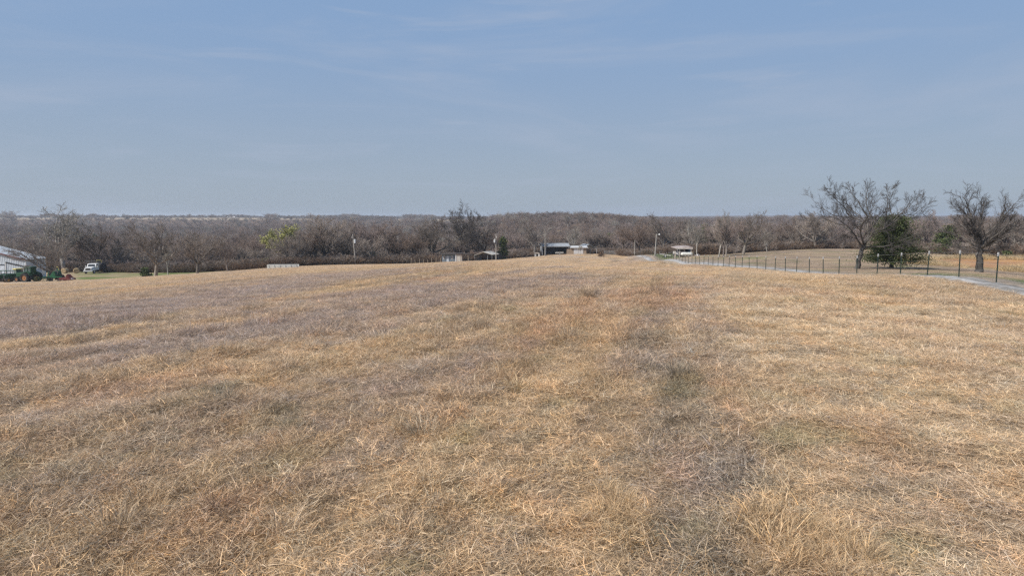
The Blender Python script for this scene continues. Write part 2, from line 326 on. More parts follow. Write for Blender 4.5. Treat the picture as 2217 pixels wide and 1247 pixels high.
def ground_mat():
    m, n, l, b = new_mat('ground')
    at = n.new('ShaderNodeAttribute'); at.attribute_name = 'tint'
    geo = n.new('ShaderNodeNewGeometry')
    def nz(scale, det, vec=None):
        t = n.new('ShaderNodeTexNoise'); t.inputs['Scale'].default_value = scale; t.inputs['Detail'].default_value = det; t.inputs['Roughness'].default_value = .65
        if vec is None: l.new(geo.outputs['Position'], t.inputs['Vector'])
        else:
            mp = n.new('ShaderNodeMapping'); mp.inputs['Scale'].default_value = vec; l.new(geo.outputs['Position'], mp.inputs[0]); l.new(mp.outputs[0], t.inputs['Vector'])
        return t.outputs['Fac']
    def rng(o, a, b_, c, d):
        r = n.new('ShaderNodeMapRange'); r.inputs['From Min'].default_value = a; r.inputs['From Max'].default_value = b_; r.inputs['To Min'].default_value = c; r.inputs['To Max'].default_value = d; l.new(o, r.inputs[0]); return r.outputs[0]
    a = rng(nz(2.3, 6), .3, .7, .68, 1.22); c = rng(nz(11, 4), .3, .7, .75, 1.2); d = rng(nz(1, 5, (.5, .16, .5)), .3, .7, .85, 1.15)
    m1 = n.new('ShaderNodeMath'); m1.operation = 'MULTIPLY'; l.new(a, m1.inputs[0]); l.new(c, m1.inputs[1])
    m2 = n.new('ShaderNodeMath'); m2.operation = 'MULTIPLY'; l.new(m1.outputs[0], m2.inputs[0]); l.new(d, m2.inputs[1])
    s = n.new('ShaderNodeVectorMath'); s.operation = 'SCALE'; l.new(at.outputs['Vector'], s.inputs[0]); l.new(m2.outputs[0], s.inputs['Scale'])
    l.new(s.outputs[0], b.inputs['Base Color']); b.inputs['Roughness'].default_value = .95; b.inputs['Specular IOR Level'].default_value = .05
    bp = n.new('ShaderNodeBump'); bp.inputs['Strength'].default_value = .6; bp.inputs['Distance'].default_value = .12; l.new(nz(6, 5), bp.inputs['Height']); l.new(bp.outputs[0], b.inputs['Normal'])
    return m
def bark_mat(name, col, light=None, var=.35):
    m, n, l, b = new_mat(name)
    oi = n.new('ShaderNodeObjectInfo'); geo = n.new('ShaderNodeNewGeometry')
    t = n.new('ShaderNodeTexNoise'); t.inputs['Scale'].default_value = .9; t.inputs['Detail'].default_value = 6; l.new(geo.outputs['Position'], t.inputs['Vector'])
    r = n.new('ShaderNodeMapRange'); r.inputs['From Min'].default_value = .35; r.inputs['From Max'].default_value = .68; l.new(t.outputs['Fac'], r.inputs[0])
    mx = n.new('ShaderNodeMix'); mx.data_type = 'RGBA'; mx.inputs['A'].default_value = (*col, 1); mx.inputs['B'].default_value = (*(light or [c*1.5 for c in col]), 1); l.new(r.outputs[0], mx.inputs['Factor'])
    rr = n.new('ShaderNodeMapRange'); rr.inputs['To Min'].default_value = 1-var; rr.inputs['To Max'].default_value = 1+var; l.new(oi.outputs['Random'], rr.inputs[0])
    s = n.new('ShaderNodeVectorMath'); s.operation = 'SCALE'; l.new(mx.outputs['Result'], s.inputs[0]); l.new(rr.outputs[0], s.inputs['Scale'])
    l.new(s.outputs[0], b.inputs['Base Color']); b.inputs['Roughness'].default_value = .9; b.inputs['Specular IOR Level'].default_value = .1
    return m

# ------------------------------------------------------------------ ground sheet
rr_ = np.concatenate([[0.3], np.exp(np.linspace(math.log(1.2), math.log(6200), 330))])
aa = np.concatenate([np.linspace(-48, 48, 420), np.linspace(48, 312, 74)[1:-1]])*math.pi/180
RR, AA = np.meshgrid(rr_, aa, indexing='ij'); GX = RR*np.sin(AA); GY = RR*np.cos(AA); nr, na = GX.shape
GZ = gz(GX, GY)
pz = PZ
V = np.stack([GX, GY, GZ], -1).reshape(-1, 3)
i = np.arange(nr-1)[:,None]; j = np.arange(na)[None]; jn = (j+1) % na
Fq = np.stack([i*na+j, (i+1)*na+j, (i+1)*na+jn, i*na+jn], -1).reshape(-1, 4)[:, ::-1]
V = np.vstack([V, [[0, 0, g1(0, 0)]]])
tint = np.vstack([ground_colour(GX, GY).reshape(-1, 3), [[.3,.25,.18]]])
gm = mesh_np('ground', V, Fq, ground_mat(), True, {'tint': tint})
tag(link('ground', gm), kind='structure')
# flip if needed is irrelevant: two sided shading

# gravel road
m, n, l, b = new_mat('gravel')
geo = n.new('ShaderNodeNewGeometry'); vo = n.new('ShaderNodeTexNoise'); vo.inputs['Scale'].default_value = 5; vo.inputs['Detail'].default_value = 9; vo.inputs['Roughness'].default_value = .8; l.new(geo.outputs['Position'], vo.inputs['Vector'])
mp = n.new('ShaderNodeMapping'); mp.inputs['Scale'].default_value = (1, .18, 1); l.new(geo.outputs['Position'], mp.inputs[0])
n2 = n.new('ShaderNodeTexNoise'); n2.inputs['Scale'].default_value = 1.3; n2.inputs['Detail'].default_value = 4; l.new(mp.outputs[0], n2.inputs['Vector'])
cr = n.new('ShaderNodeValToRGB'); cr.color_ramp.elements[0].position = .40; cr.color_ramp.elements[0].color = (.13,.115,.095,1); cr.color_ramp.elements[1].position = .57; cr.color_ramp.elements[1].color = (.36,.355,.35,1)
ad = n.new('ShaderNodeMix'); ad.data_type = 'FLOAT'; ad.inputs[0].default_value = .5; l.new(vo.outputs['Fac'], ad.inputs[2]); l.new(n2.outputs['Fac'], ad.inputs[3]); l.new(ad.outputs[0], cr.inputs[0]); l.new(cr.outputs[0], b.inputs['Base Color']); b.inputs['Roughness'].default_value = .95
bp = n.new('ShaderNodeBump'); bp.inputs['Strength'].default_value = .8; bp.inputs['Distance'].default_value = .05; l.new(vo.outputs['Fac'], bp.inputs['Height']); l.new(bp.outputs[0], b.inputs['Normal'])
M_gravel = m
YS = np.concatenate([np.arange(-5, 120, .8), np.arange(120, 238, 1.6)]); off = np.linspace(-1, 1, 9)
hw = .62+.5*fbm(YS/3, YS*0+2, 2)
RX = road_x(YS)[:,None]+off[None]*(hw[:,None]+ (fbm(YS[:,None]/1.1+off[None]*3, off[None]*9+YS[:,None]*.3, 2)-.5)*.8*np.abs(off[None])**3); RY = YS[:,None]+off[None]*0
RZ = gz(RX, RY)+.075-.12*np.abs(off[None])**3
nv, no = RX.shape; i = np.arange(nv-1)[:,None]; j = np.arange(no-1)[None]
Fr = np.stack([i*no+j, i*no+j+1, (i+1)*no+j+1, (i+1)*no+j], -1).reshape(-1, 4)
tag(link('gravel_road', mesh_np('gravel_road', np.stack([RX,RY,RZ],-1).reshape(-1,3), Fr, M_gravel, True)), kind='structure')
# muddy pond
m, n, l, b = new_mat('muddy_water'); geo = n.new('ShaderNodeNewGeometry'); mp = n.new('ShaderNodeMapping'); mp.inputs['Scale'].default_value = (.12, .5, 1); l.new(geo.outputs['Position'], mp.inputs[0]); nz_ = n.new('ShaderNodeTexNoise'); nz_.inputs['Scale'].default_value = 1.5; nz_.inputs['Detail'].default_value = 5; l.new(mp.outputs[0], nz_.inputs['Vector'])
rw = n.new('ShaderNodeValToRGB'); rw.color_ramp.elements[0].position = .38; rw.color_ramp.elements[0].color = (.30,.145,.05,1); rw.color_ramp.elements[1].position = .62; rw.color_ramp.elements[1].color = (.47,.25,.085,1); l.new(nz_.outputs['Fac'], rw.inputs[0]); l.new(rw.outputs[0], b.inputs['Base Color']); b.inputs['Roughness'].default_value = .4; b.inputs['Specular IOR Level'].default_value = .12  # darker streaks in the water colour stand in for reflections
ang = np.linspace(0, 2*math.pi, 60, endpoint=False); wob = 1.12+ang*0
PV = [(POND[0]+math.cos(a)*13.5*w_, POND[1]+math.sin(a)*9.4*w_*1.0, pz) for a, w_ in zip(ang, wob)]
me = bpy.data.meshes.new('pond'); me.from_pydata(PV, [], [tuple(range(60))]); me.materials.append(m); tag(link('pond', me), kind='structure')

# ------------------------------------------------------------------ scattered stuff through geometry nodes
def scatter(name, protos, P, rot, scl, idx, tint, kind='stuff', label=None):
    me = bpy.data.meshes.new(name); me.vertices.add(len(P)); me.vertices.foreach_set('co', np.asarray(P, np.float32).ravel())
    for an, ty, arr in (('rot','FLOAT_VECTOR',rot),('scl','FLOAT_VECTOR',scl),('tint','FLOAT_VECTOR',tint)):
        a = me.attributes.new(an, ty, 'POINT'); a.data.foreach_set('vector', np.asarray(arr, np.float32).ravel())
    a = me.attributes.new('idx', 'INT', 'POINT'); a.data.foreach_set('value', np.asarray(idx, np.int32))
    c = bpy.data.collections.new(name+'_kinds')
    for k, pm in enumerate(protos):
        o = bpy.data.objects.new('%s_kind_%02d' % (name, k), pm); c.objects.link(o)
    o = link(name, me); tag(o, label=label, kind=kind)
    t = bpy.data.node_groups.new(name, 'GeometryNodeTree'); t.interface.new_socket('Geometry', in_out='INPUT', socket_type='NodeSocketGeometry'); t.interface.new_socket('Geometry', in_out='OUTPUT', socket_type='NodeSocketGeometry')
    gi = t.nodes.new('NodeGroupInput'); go = t.nodes.new('NodeGroupOutput'); ip = t.nodes.new('GeometryNodeInstanceOnPoints'); ci = t.nodes.new('GeometryNodeCollectionInfo')
    ci.inputs['Collection'].default_value = c; ci.inputs['Separate Children'].default_value = True; ci.inputs['Reset Children'].default_value = True
    ip.inputs['Pick Instance'].default_value = True
    def na_(nm, ty):
        x = t.nodes.new('GeometryNodeInputNamedAttribute'); x.data_type = ty; x.inputs['Name'].default_value = nm; return x.outputs['Attribute']
    e = t.nodes.new('FunctionNodeEulerToRotation')
    t.links.new(gi.outputs[0], ip.inputs['Points']); t.links.new(ci.outputs[0], ip.inputs['Instance']); t.links.new(na_('idx','INT'), ip.inputs['Instance Index'])
    t.links.new(na_('rot','FLOAT_VECTOR'), e.inputs[0]); t.links.new(e.outputs[0], ip.inputs['Rotation']); t.links.new(na_('scl','FLOAT_VECTOR'), ip.inputs['Scale']); t.links.new(ip.outputs[0], go.inputs[0])
    md = o.modifiers.new('scatter', 'NODES'); md.node_group = t
    return o
rng = np.random.RandomState(11)
def blades(nb, hmin, hmax, rad, lean, width, droop, lie=False, seed=0, nseg=3, bright=(.40,1.45), comb=None):
    r = np.random.RandomState(seed); a0 = r.rand(nb)*2*math.pi; rr = rad*np.sqrt(r.rand(nb)); B = np.stack([np.cos(a0)*rr, np.sin(a0)*rr, np.zeros(nb)-.02], -1)
    L = hmin+(hmax-hmin)*r.rand(nb)**1.4
    if comb is not None: az_ = comb+r.randn(nb)*.55
    elif lie: az_ = r.rand(nb)*2*math.pi
    else: az_ = a0+r.randn(nb)*.9
    incl = np.clip((1.25+r.randn(nb)*.25) if lie else np.abs(lean+r.randn(nb)*lean*.7), 0, 1.62)
    if lie: B[:,2] += .02+r.rand(nb)*.09
    K = nseg+1; P = np.zeros((nb, K, 3)); P[:,0] = B; inc = incl.copy(); azz = az_.copy()
    for k in range(1, K):
        d = np.stack([np.cos(azz)*np.sin(inc), np.sin(azz)*np.sin(inc), np.cos(inc)], -1); P[:,k] = P[:,k-1]+d*(L/nseg)[:,None]
        inc = np.minimum(inc+droop*(.4+r.rand(nb))/nseg*2, 2.0 if not lie else 1.75); azz = azz+r.randn(nb)*.22
    if lie: P[:,:,2] = np.maximum(P[:,:,2], .005+r.rand(nb,1)*.03)
    wa = r.rand(nb)*math.pi; side = np.stack([np.cos(wa), np.sin(wa), r.randn(nb)*.3], -1)
    w = width*(.6+.8*r.rand(nb)); prof = np.linspace(1, .15, K)
    Lf = P-side[:,None]*(w[:,None]*prof)[:,:,None]*.5; Rt = P+side[:,None]*(w[:,None]*prof)[:,:,None]*.5
    V = np.concatenate([Lf, Rt], 1).reshape(-1, 3); base = np.arange(nb)[:,None]*(2*K); k = np.arange(nseg)[None]
    Fq = np.stack([base+k, base+k+1, base+K+k+1, base+K+k], -1).reshape(-1, 4)
    br = bright[0]+(bright[1]-bright[0])*r.rand(nb); hue = np.clip(r.randn(nb)*.05, -.04, .12)
    S = np.stack([br*(1+hue), br, br*(1-hue*1.6)], -1); S = np.repeat(S, 2*K, axis=0)
    return V, Fq, S
def join(parts):
    Vs, Fs, Ss, n = [], [], [], 0
    for V_, F_, S_ in parts: Vs.append(V_); Fs.append(F_+n); Ss.append(S_); n += len(V_)
    return np.vstack(Vs), np.vstack(Fs), np.vstack(Ss)
M_grass = grass_mat('dry_grass', 1.31)
protos = []
for s in range(4):   # short stubble tufts with bent blades and litter between them
    protos.append(join([blades(66, .04, .13, .09, .45, .0062, 1.0, seed=s, bright=(.38, 1.62)), blades(8, .10, .20, .10, .35, .0055, .7, seed=10+s), blades(36, .05, .16, .17, 0, .0058, .2, lie=True, seed=20+s, bright=(.22, 1.3))]))
for s in range(3):   # matted lying straw
    protos.append(join([blades(78, .06, .22, .18, 0, .0058, .14, lie=True, seed=40+s, bright=(.30, 1.6)), blades(16, .03, .12, .15, .7, .0066, .8, seed=60+s)]))
for s in range(2):   # combed over clumps
    protos.append(join([blades(64, .06, .18, .11, .75, .0060, 1.0, seed=70+s, comb=1.0+s*.5), blades(24, .06, .18, .17, 0, .0066, .2, lie=True, seed=75+s)]))
for s in range(2):   # big bunch
    protos.append(join([blades(150, .12, .36, .15, .32, .0078, .6, seed=80+s), blades(50, .1, .26, .22, .8, .0068, .5, seed=84+s)]))
protos_me = [mesh_np('tuft', v, f, M_grass, False, {'shade': s}) for v, f, s in protos]
# coarser tufts for distance
protos_f = [mesh_np('far_tuft', *(lambda q: (q[0], q[1]))(q), M_grass, False, {'shade': q[2]}) for q in
            [join([blades(52, .08, .22, .30, .5, .009, .6, seed=90+s, nseg=2), blades(34, .12, .34, .32, 0, .009, .15, lie=True, seed=95+s, nseg=2)]) for s in range(4)]]
def sector(n, r0, r1, a=47):
    r = np.sqrt(rng.rand(n)*(r1*r1-r0*r0)+r0*r0); t = (rng.rand(n)*2-1)*a*math.pi/180; return r*np.sin(t), r*np.cos(t)
def band(r0, r1, dens, a=47):
    n = int(dens*(a*2*math.pi/180)*.5*(r1*r1-r0*r0)); return sector(n, r0, r1, a)
xs, ys, ss = [], [], []
for r0, r1, dn, s_ in ((2.2,7,125,.95),(7,12,100,1.0),(12,18,66,1.15),(18,30,36,1.4)):
    x, y = band(r0, r1, dn); xs.append(x); ys.append(y); ss.append(np.full(len(x), s_))
X = np.concatenate(xs); Y = np.concatenate(ys); S = np.concatenate(ss)
def infield(X, Y): return (X < fence_x(Y)+.3) & (np.abs(X-road_x(Y)) > .55+1.0*fbm(X/.8+2, Y/.8, 2)) & (woods(X, Y) < -2) & ((X < road_x(Y)) | (Y > 45))
k = infield(X, Y) & (X < road_x(Y)+1) & (rng.rand(len(X)) < .55+.8*sstep(.30, .52, fbm(X/.4+31, Y/.4, 2))); X, Y, S = X[k], Y[k], S[k]
rt = rightside(X, Y); u = rng.rand(len(X)); hgt = fbm(X/1.3+7, Y/1.6, 3)
idx = np.where(rng.rand(len(X)) < rt*.93+.07*0, rng.randint(4, 7, len(X)), np.where(u < .50, rng.randint(0, 4, len(X)), np.where(u < .76, rng.randint(4, 7, len(X)), rng.randint(7, 9, len(X)))))
big = (rt < .5) & (hgt > .58) & (rng.rand(len(X)) < .012); idx = np.where(big, rng.randint(9, 11, len(X)), idx)
zs = S*(.72+.42*sstep(.38, .66, hgt))*(.78+.4*sstep(.40,.6,fbm((X-.3*Y)/.85+33, Y/16, 3)))*(1-.25*rt)*(.85+.3*rng.rand(len(X)))
def tuftcol(X, Y):
    c = field_colour(X, Y); pal = np.array([C_straw, C_tan, C_pale, C_rust, C_mauve, C_straw, C_tan, (.47,.37,.24), (.30,.235,.17), (.215,.205,.115)])*PG
    pk = pal[rng.choice(len(pal), len(X), p=[.17,.16,.13,.10,.12,.1,.08,.06,.05,.03])]; mixw = (.08+.5*rng.rand(len(X))**1.5)[:,None]; c = c*(1-mixw)+pk*mixw; b_ = (.72+.56*rng.rand(len(X)))[:,None]; h_ = rng.randn(len(X))[:,None]*.05
    return c*b_*np.concatenate([1+h_, np.ones_like(h_), 1-h_*1.3], 1)
comb_rot = np.where((idx == 7) | (idx == 8), rng.randn(len(X))*.5+fbm(X/3,Y/3,2)*8, rng.rand(len(X))*6.28)
sc3 = np.stack([S*(.9+.3*rng.rand(len(X))), S*(.9+.3*rng.rand(len(X))), zs], -1)
# hand placed big bunches
hb = []
for px, py, rad, cnt, sz in ((1735,1165,.42,24,.95),(1790,1230,.38,10,.85),(1335,1125,.40,10,.7),(1290,1120,.3,5,.7),(1650,1240,.25,4,.7),(1290,725,.7,9,.8),(1545,715,.6,6,.8),(1570,860,.5,8,.7),(940,1080,.3,2,.5),(1440,735,.6,5,.7),(1080,1100,.3,3,.55),(60,1110,.3,3,.6),(1210,1230,.3,4,.55),(430,1230,.4,4,.55),(870,740,.7,5,.6)):
    x, y = hit(px, py)
    for _ in range(cnt): hb.append((x+rng.randn()*rad*.5, y+rng.randn()*rad*.5, sz*(.55+.6*rng.rand())))
hb = np.array(hb)
X2 = np.concatenate([X, hb[:,0]]); Y2 = np.concatenate([Y, hb[:,1]]); idx = np.concatenate([idx, rng.randint(9, 11, len(hb))])
sc3 = np.vstack([sc3, np.stack([hb[:,2]]*3, -1)]); comb_rot = np.concatenate([comb_rot, rng.rand(len(hb))*6.28])
hc = np.array((.455,.335,.205))*np.ones((len(hb),1))
tn = np.vstack([tuftcol(X, Y), hc*(.9+.25*rng.rand(len(hb),1))])
P = np.stack([X2, Y2, gz(X2, Y2)-.005], -1); rot = np.stack([rng.randn(len(X2))*.06, rng.randn(len(X2))*.06, comb_rot], -1)
scatter('dry_grass', protos_me, P, rot, sc3, idx, tn, label='dry tan and rust grass covering the near field')
xs, ys, ss = [], [], []
for r0, r1, dn, s_ in ((30,45,15,1.25),(45,70,8,1.6),(70,110,3.6,2.1),(110,170,1.4,2.8),(170,290,.5,3.4)):
    x, y = band(r0, r1, dn, 46); xs.append(x); ys.append(y); ss.append(np.full(len(x), s_))
X = np.concatenate(xs); Y = np.concatenate(ys); S = np.concatenate(ss); k = infield(X, Y) & (X < fence_x(Y)-.2) & ~((Y > 135) & (X < -60)); X, Y, S = X[k], Y[k], S[k]
hs = np.minimum(S, 1.3)*(.5+.5*fbm(X/2, Y/3, 2))*(1-.45*sstep(80, 140, np.hypot(X, Y)))
P = np.stack([X, Y, gz(X, Y)-.02], -1)
scatter('distant_dry_grass', protos_f, P, np.stack([X*0, X*0, rng.rand(len(X))*6.28], -1), np.stack([S, S, hs], -1), rng.randint(0, 4, len(X)), tuftcol(X, Y)*.88, label='dry tan grass over the far slope of the field')
# short cut grass of the meadow beyond the fence
xs, ys, ss = [], [], []
for r0, r1, dn, s_ in ((20,60,7,1.0),(60,110,3.0,1.5),(110,200,.9,2.4)):
    x, y = band(r0, r1, dn, 46); k = x > 8; xs.append(x[k]); ys.append(y[k]); ss.append(np.full(k.sum(), s_))
X = np.concatenate(xs); Y = np.concatenate(ys); S = np.concatenate(ss)
k = (X-road_x(Y) > .6+1.0*fbm(X/.8+2, Y/.8, 2)) & (woods(X, Y) < 0) & (np.hypot((X-POND[0])/13.5, (Y-POND[1])/9.5) > 1.15) & (Y < 215); X, Y, S = X[k], Y[k], S[k]
scatter('meadow_grass', protos_f, np.stack([X, Y, gz(X, Y)-.03], -1), np.stack([X*0, X*0, rng.rand(len(X))*6.28], -1), np.stack([S, S, .30+.3*rng.rand(len(X))], -1), rng.randint(0, 4, len(X)), ground_colour(X, Y)*(.8+.45*rng.rand(len(X), 1)), label='short brown mown grass of the meadow beyond the fence')
# reeds by the pond and tall dead stalks along the road edge
x = []; 
for c0, c1, n_, w0, w1 in ((-18,-14.5,150,3.4,1.0),(-16,16,300,.9,11.5),(-14,14,420,.7,-11.0)):
    for _ in range(n_): x.append((POND[0]+c0+(c1-c0)*rng.rand(), POND[1]+w1*(1 if c1-c0 > 10 else .2)+rng.randn()*w0))
x = np.array(x); P = np.stack([x[:,0], x[:,1], gz(x[:,0], x[:,1])-.15], -1)
scatter('dry_reeds', protos_me[9:11], P, np.stack([x[:,0]*0, x[:,0]*0, rng.rand(len(x))*6.28], -1), np.stack([1.6+rng.rand(len(x)), 1.6+rng.rand(len(x)), 2.0+2.2*rng.rand(len(x))], -1), rng.randint(0, 2, len(x)), np.array((.46,.36,.22))*(.75+.4*rng.rand(len(x),1)), label='tall dry reeds on the banks of the muddy pond')

# ------------------------------------------------------------------ bare trees
def segs_mesh(name, P0, P1, R0, R1, sides, m):
    d = P1-P0; L_ = np.linalg.norm(d, axis=1, keepdims=True)+1e-9; d = d/L_
    ref = np.where(np.abs(d[:,2:3]) < .9, np.array([[0,0,1.]]), np.array([[1.,0,0]])); a = np.cross(d, ref); a /= np.linalg.norm(a, axis=1, keepdims=True)+1e-9; b = np.cross(d, a)
    t = np.arange(sides)*2*math.pi/sides; n_ = len(P0)
    cir = a[:,None]*np.cos(t)[None,:,None]+b[:,None]*np.sin(t)[None,:,None]
    V0 = (P0-d*R0[:,None]*.3)[:,None]+cir*R0[:,None,None]; V1 = (P1+d*R1[:,None]*.3)[:,None]+cir*R1[:,None,None]
    V = np.concatenate([V0, V1], 1).reshape(-1, 3); base = np.arange(n_)[:,None]*2*sides; k = np.arange(sides)[None]; kn = (k+1) % sides
    return V, np.stack([base+k, base+kn, base+sides+kn, base+sides+k], -1).reshape(-1, 4)
def poly_segs(PL, RL): return PL[:,:-1].reshape(-1,3), PL[:,1:].reshape(-1,3), RL[:,:-1].ravel(), RL[:,1:].ravel()
def nrm(v): return v/(np.linalg.norm(v, axis=-1, keepdims=True)+1e-9)
def grow_lines(r, P, D, L, R0, nseg, wig, up, taper=.25):
    n_ = len(P); PL = np.zeros((n_, nseg+1, 3)); PL[:,0] = P; d = nrm(D)
    for k in range(nseg):
        d = nrm(d+r.randn(n_, 3)*wig+np.array([0, 0, up])); PL[:,k+1] = PL[:,k]+d*(L/nseg)[:,None]
    return PL, R0[:,None]*np.linspace(1, taper, nseg+1)[None]
def spawn(r, PL, RL, nchild, f0, ang, lenf, radf, flat=0):
    n_, K = PL.shape[:2]; K -= 1; f = f0+(1-f0)*(np.arange(nchild)[None]+r.rand(n_, nchild))/nchild; f = np.minimum(f, .999)
    x = f*K; i0 = x.astype(int); fr = x-i0; ii = np.arange(n_)[:,None]
    A = PL[ii, i0]; B = PL[ii, i0+1]; P = A+(B-A)*fr[...,None]; D = nrm(B-A); Lp = np.linalg.norm(np.diff(PL, axis=1), axis=2).sum(1)
    rv = r.randn(n_, nchild, 3); rv = nrm(rv-(rv*D).sum(-1, keepdims=True)*D); an = ang*(.6+.8*r.rand(n_, nchild))
    nd = D*np.cos(an)[...,None]+rv*np.sin(an)[...,None]; nd[...,2] *= 1-flat
    Ln = (Lp[:,None]*lenf*(1.08-.42*f)*(.6+.7*r.rand(n_, nchild))); Rn = RL[ii, i0]*radf
    return P.reshape(-1,3), nrm(nd.reshape(-1,3)), Ln.ravel(), Rn.ravel()
def crown_from(r, PL, RL, levels, minr):
    wood = []
    for (nc, f0, ang, lenf, radf, nseg, wig, up) in levels:
        P, D, L, R0 = spawn(r, PL, RL, nc, f0, ang, lenf, radf); R0 = np.maximum(R0, minr)
        PL, RL = grow_lines(r, P, D, L, R0, nseg, wig, up, .35); RL = np.maximum(RL, minr*.7); wood.append(poly_segs(PL, RL))
    return wood, PL
def build_tree(seed, Ht=10., trunk=.28, nl=6, spread=.75, tw=.016, levels=None, rt=.24, limbL=.5, up=.06):
    r = np.random.RandomState(seed); P = np.array([[0,0,-.3]]); D = np.array([[r.randn()*.08, r.randn()*.08, 1]])
    PL, RL = grow_lines(r, P, D, np.array([Ht*trunk+.3]), np.array([rt]), 4, .05, .1, .78)
    top = PL[0,-1]; az_ = np.arange(nl)/nl*2*math.pi+r.rand(nl)*.9; inc = spread*(.45+.85*r.rand(nl)); inc[0] *= .25
    D = np.stack([np.cos(az_)*np.sin(inc), np.sin(az_)*np.sin(inc), np.cos(inc)], -1); st_ = top-np.array([0,0,1])*(r.rand(nl,1)*Ht*.08)
    LP, LR = grow_lines(r, st_, D, Ht*limbL*(.75+.5*r.rand(nl)), np.full(nl, rt*.55), 6, .16, up, .35)
    LP = np.concatenate([LP]); 
    # leader carries the crown upward
    levels = levels or [(8,.18,.72,.50,.50,4,.15,.06),(7,.18,.68,.52,.50,3,.16,.05),(8,.1,.6,.58,.6,2,.18,.04)]
    wood, last = crown_from(r, LP, LR, levels, tw)
    T = [poly_segs(PL, RL), poly_segs(LP, LR)]
    return T, wood, last
def pack(T, sides):
    P0 = np.vstack([t[0] for t in T]); P1 = np.vstack([t[1] for t in T]); A = np.concatenate([t[2] for t in T]); B = np.concatenate([t[3] for t in T])
    return segs_mesh('x', P0, P1, A, B, sides, None)
M_bark = [bark_mat('bark_grey_brown', (.15,.135,.12)), bark_mat('bark_mauve', (.15,.13,.12)), bark_mat('bark_reddish', (.14,.112,.092)), bark_mat('bark_pale', (.20,.185,.165), (.42,.40,.37), .2), bark_mat('bark_hero', (.065,.060,.056), (.17,.155,.14), 0)]
M_twig = [bark_mat('twig_grey_brown', (.190,.162,.142), (.255,.218,.190)), bark_mat('twig_mauve', (.198,.158,.144), (.258,.208,.188)), bark_mat('twig_reddish', (.208,.160,.134), (.26,.20,.165)), bark_mat('twig_pale', (.25,.23,.20), (.34,.31,.275)), bark_mat('twig_hero', (.085,.078,.076), (.12,.108,.10), 0)]
KINDS = []   # (trunk mesh, crown mesh, colour kind)
shapes = [dict(nl=7, spread=.85), dict(nl=6, spread=.65, trunk=.25), dict(nl=7, spread=1.0, trunk=.22, limbL=.46), dict(nl=5, spread=.5, trunk=.34, limbL=.5), dict(nl=7, spread=.8, trunk=.3), dict(nl=8, spread=.95, trunk=.2, limbL=.5), dict(nl=6, spread=.75), dict(nl=6, spread=.9, trunk=.32, limbL=.42)]
kcol = [0, 1, 0, 3, 2, 0, 3, 1]
JOINT = []
for s, (sh, kc) in enumerate(zip(shapes, kcol)):
    T, Wd, last = build_tree(100+s, 10., tw=.017, **sh); v1, f1 = pack(T, 6); v2, f2 = pack(Wd, 3)
    KINDS.append((mesh_np('trunk', v1, f1, M_bark[kc], True), mesh_np('crown', v2, f2, M_twig[kc], True), kc))
    me = mesh_np('tree', np.vstack([v1, v2]), np.vstack([f1, f2+len(v1)]), None, True); me.materials.append(M_bark[kc]); me.materials.append(M_twig[kc])
    mi = np.concatenate([np.zeros(len(f1)), np.ones(len(f2))]).astype(np.int32); me.polygons.foreach_set('material_index', mi); JOINT.append(me)
# leafy and evergreen pieces
def leaf_mesh(name, C, size, m, seed=0, tri=True):
    r = np.random.RandomState(seed); n_ = len(C); a = nrm(r.randn(n_, 3)); b = nrm(np.cross(a, r.randn(n_, 3))); s_ = (size*(.5+r.rand(n_)))[:,None]
    V = np.stack([C-a*s_, C+b*s_*.55, C+a*s_, C-b*s_*.55], 1).reshape(-1, 3); F_ = np.arange(n_*4).reshape(-1, 4)
    return mesh_np(name, V, F_, m)
M_cedar = bark_mat('cedar_needles', (.040,.056,.026), (.118,.140,.056), .2)
M_yg = bark_mat('spring_leaves', (.26,.26,.09), (.36,.35,.14), .1)
M_brush = bark_mat('brush_twigs', (.115,.082,.062), (.185,.130,.092), .4)
def cedar_pts(seed, Ht, rad, n_=200, per=70, low=.13, cone=1.0):
    r = np.random.RandomState(seed); h = low+(1-low)*r.rand(n_)**1.05; prof = np.where(h < low+.12, .8+(h-low)*1.6, (1-h)**1.2*1.25)*cone*(.72+.40*(np.sin(h*34+r.rand()*6)>-.2)); az_ = r.rand(n_)*2*math.pi
    rr = rad*prof*(.45+.6*r.rand(n_)**.5)*(.78+.22*np.sin(az_*3+h*9)); C = np.stack([np.cos(az_)*rr, np.sin(az_)*rr, h*Ht+.03*Ht*r.randn(n_)-rr*.10], -1)
    sz = rad*.17*(.5+r.rand(n_))[:,None,None]; pts = C[:,None]+r.randn(n_, per, 3)*sz*np.array([1.25, 1.25, .32]); return pts.reshape(-1, 3), C
def cedar(px, Y, hpx, rpx, label, seed, low=.13, name='cedar_tree', group=None, n_=170, per=60, leaf=.10, cone=1.):
    loc = site(px, Y); s_ = Y/F; Ht = hpx*s_; rad = rpx*s_
    t = thing(name, label, 'tree', loc, 0, group); pts, C = cedar_pts(seed, Ht, rad, n_, per, low, cone)
    link('foliage', leaf_mesh('foliage', pts, leaf, M_cedar, seed), t)
    r = np.random.RandomState(seed); k_ = np.arange(0, len(C), 3); Cs = C[k_]; base = np.stack([0*Cs[:,0], 0*Cs[:,0], Cs[:,2]*.86], -1)
    T = [(np.array([[0,0,-.2]]), np.array([[0,0,Ht*.93]]), np.array([Ht*.045]), np.array([.02])), (base, Cs, np.full(len(Cs), Ht*.008), np.full(len(Cs), .02))]
    v, f = pack(T[:1], 8); tk = link('trunk', mesh_np('trunk', v, f, M_bark[4], True), t)
    v, f = pack(T[1:], 6); tag(link('limbs', mesh_np('limbs', v, f, M_bark[4], True), t), kind='stuff'); return t

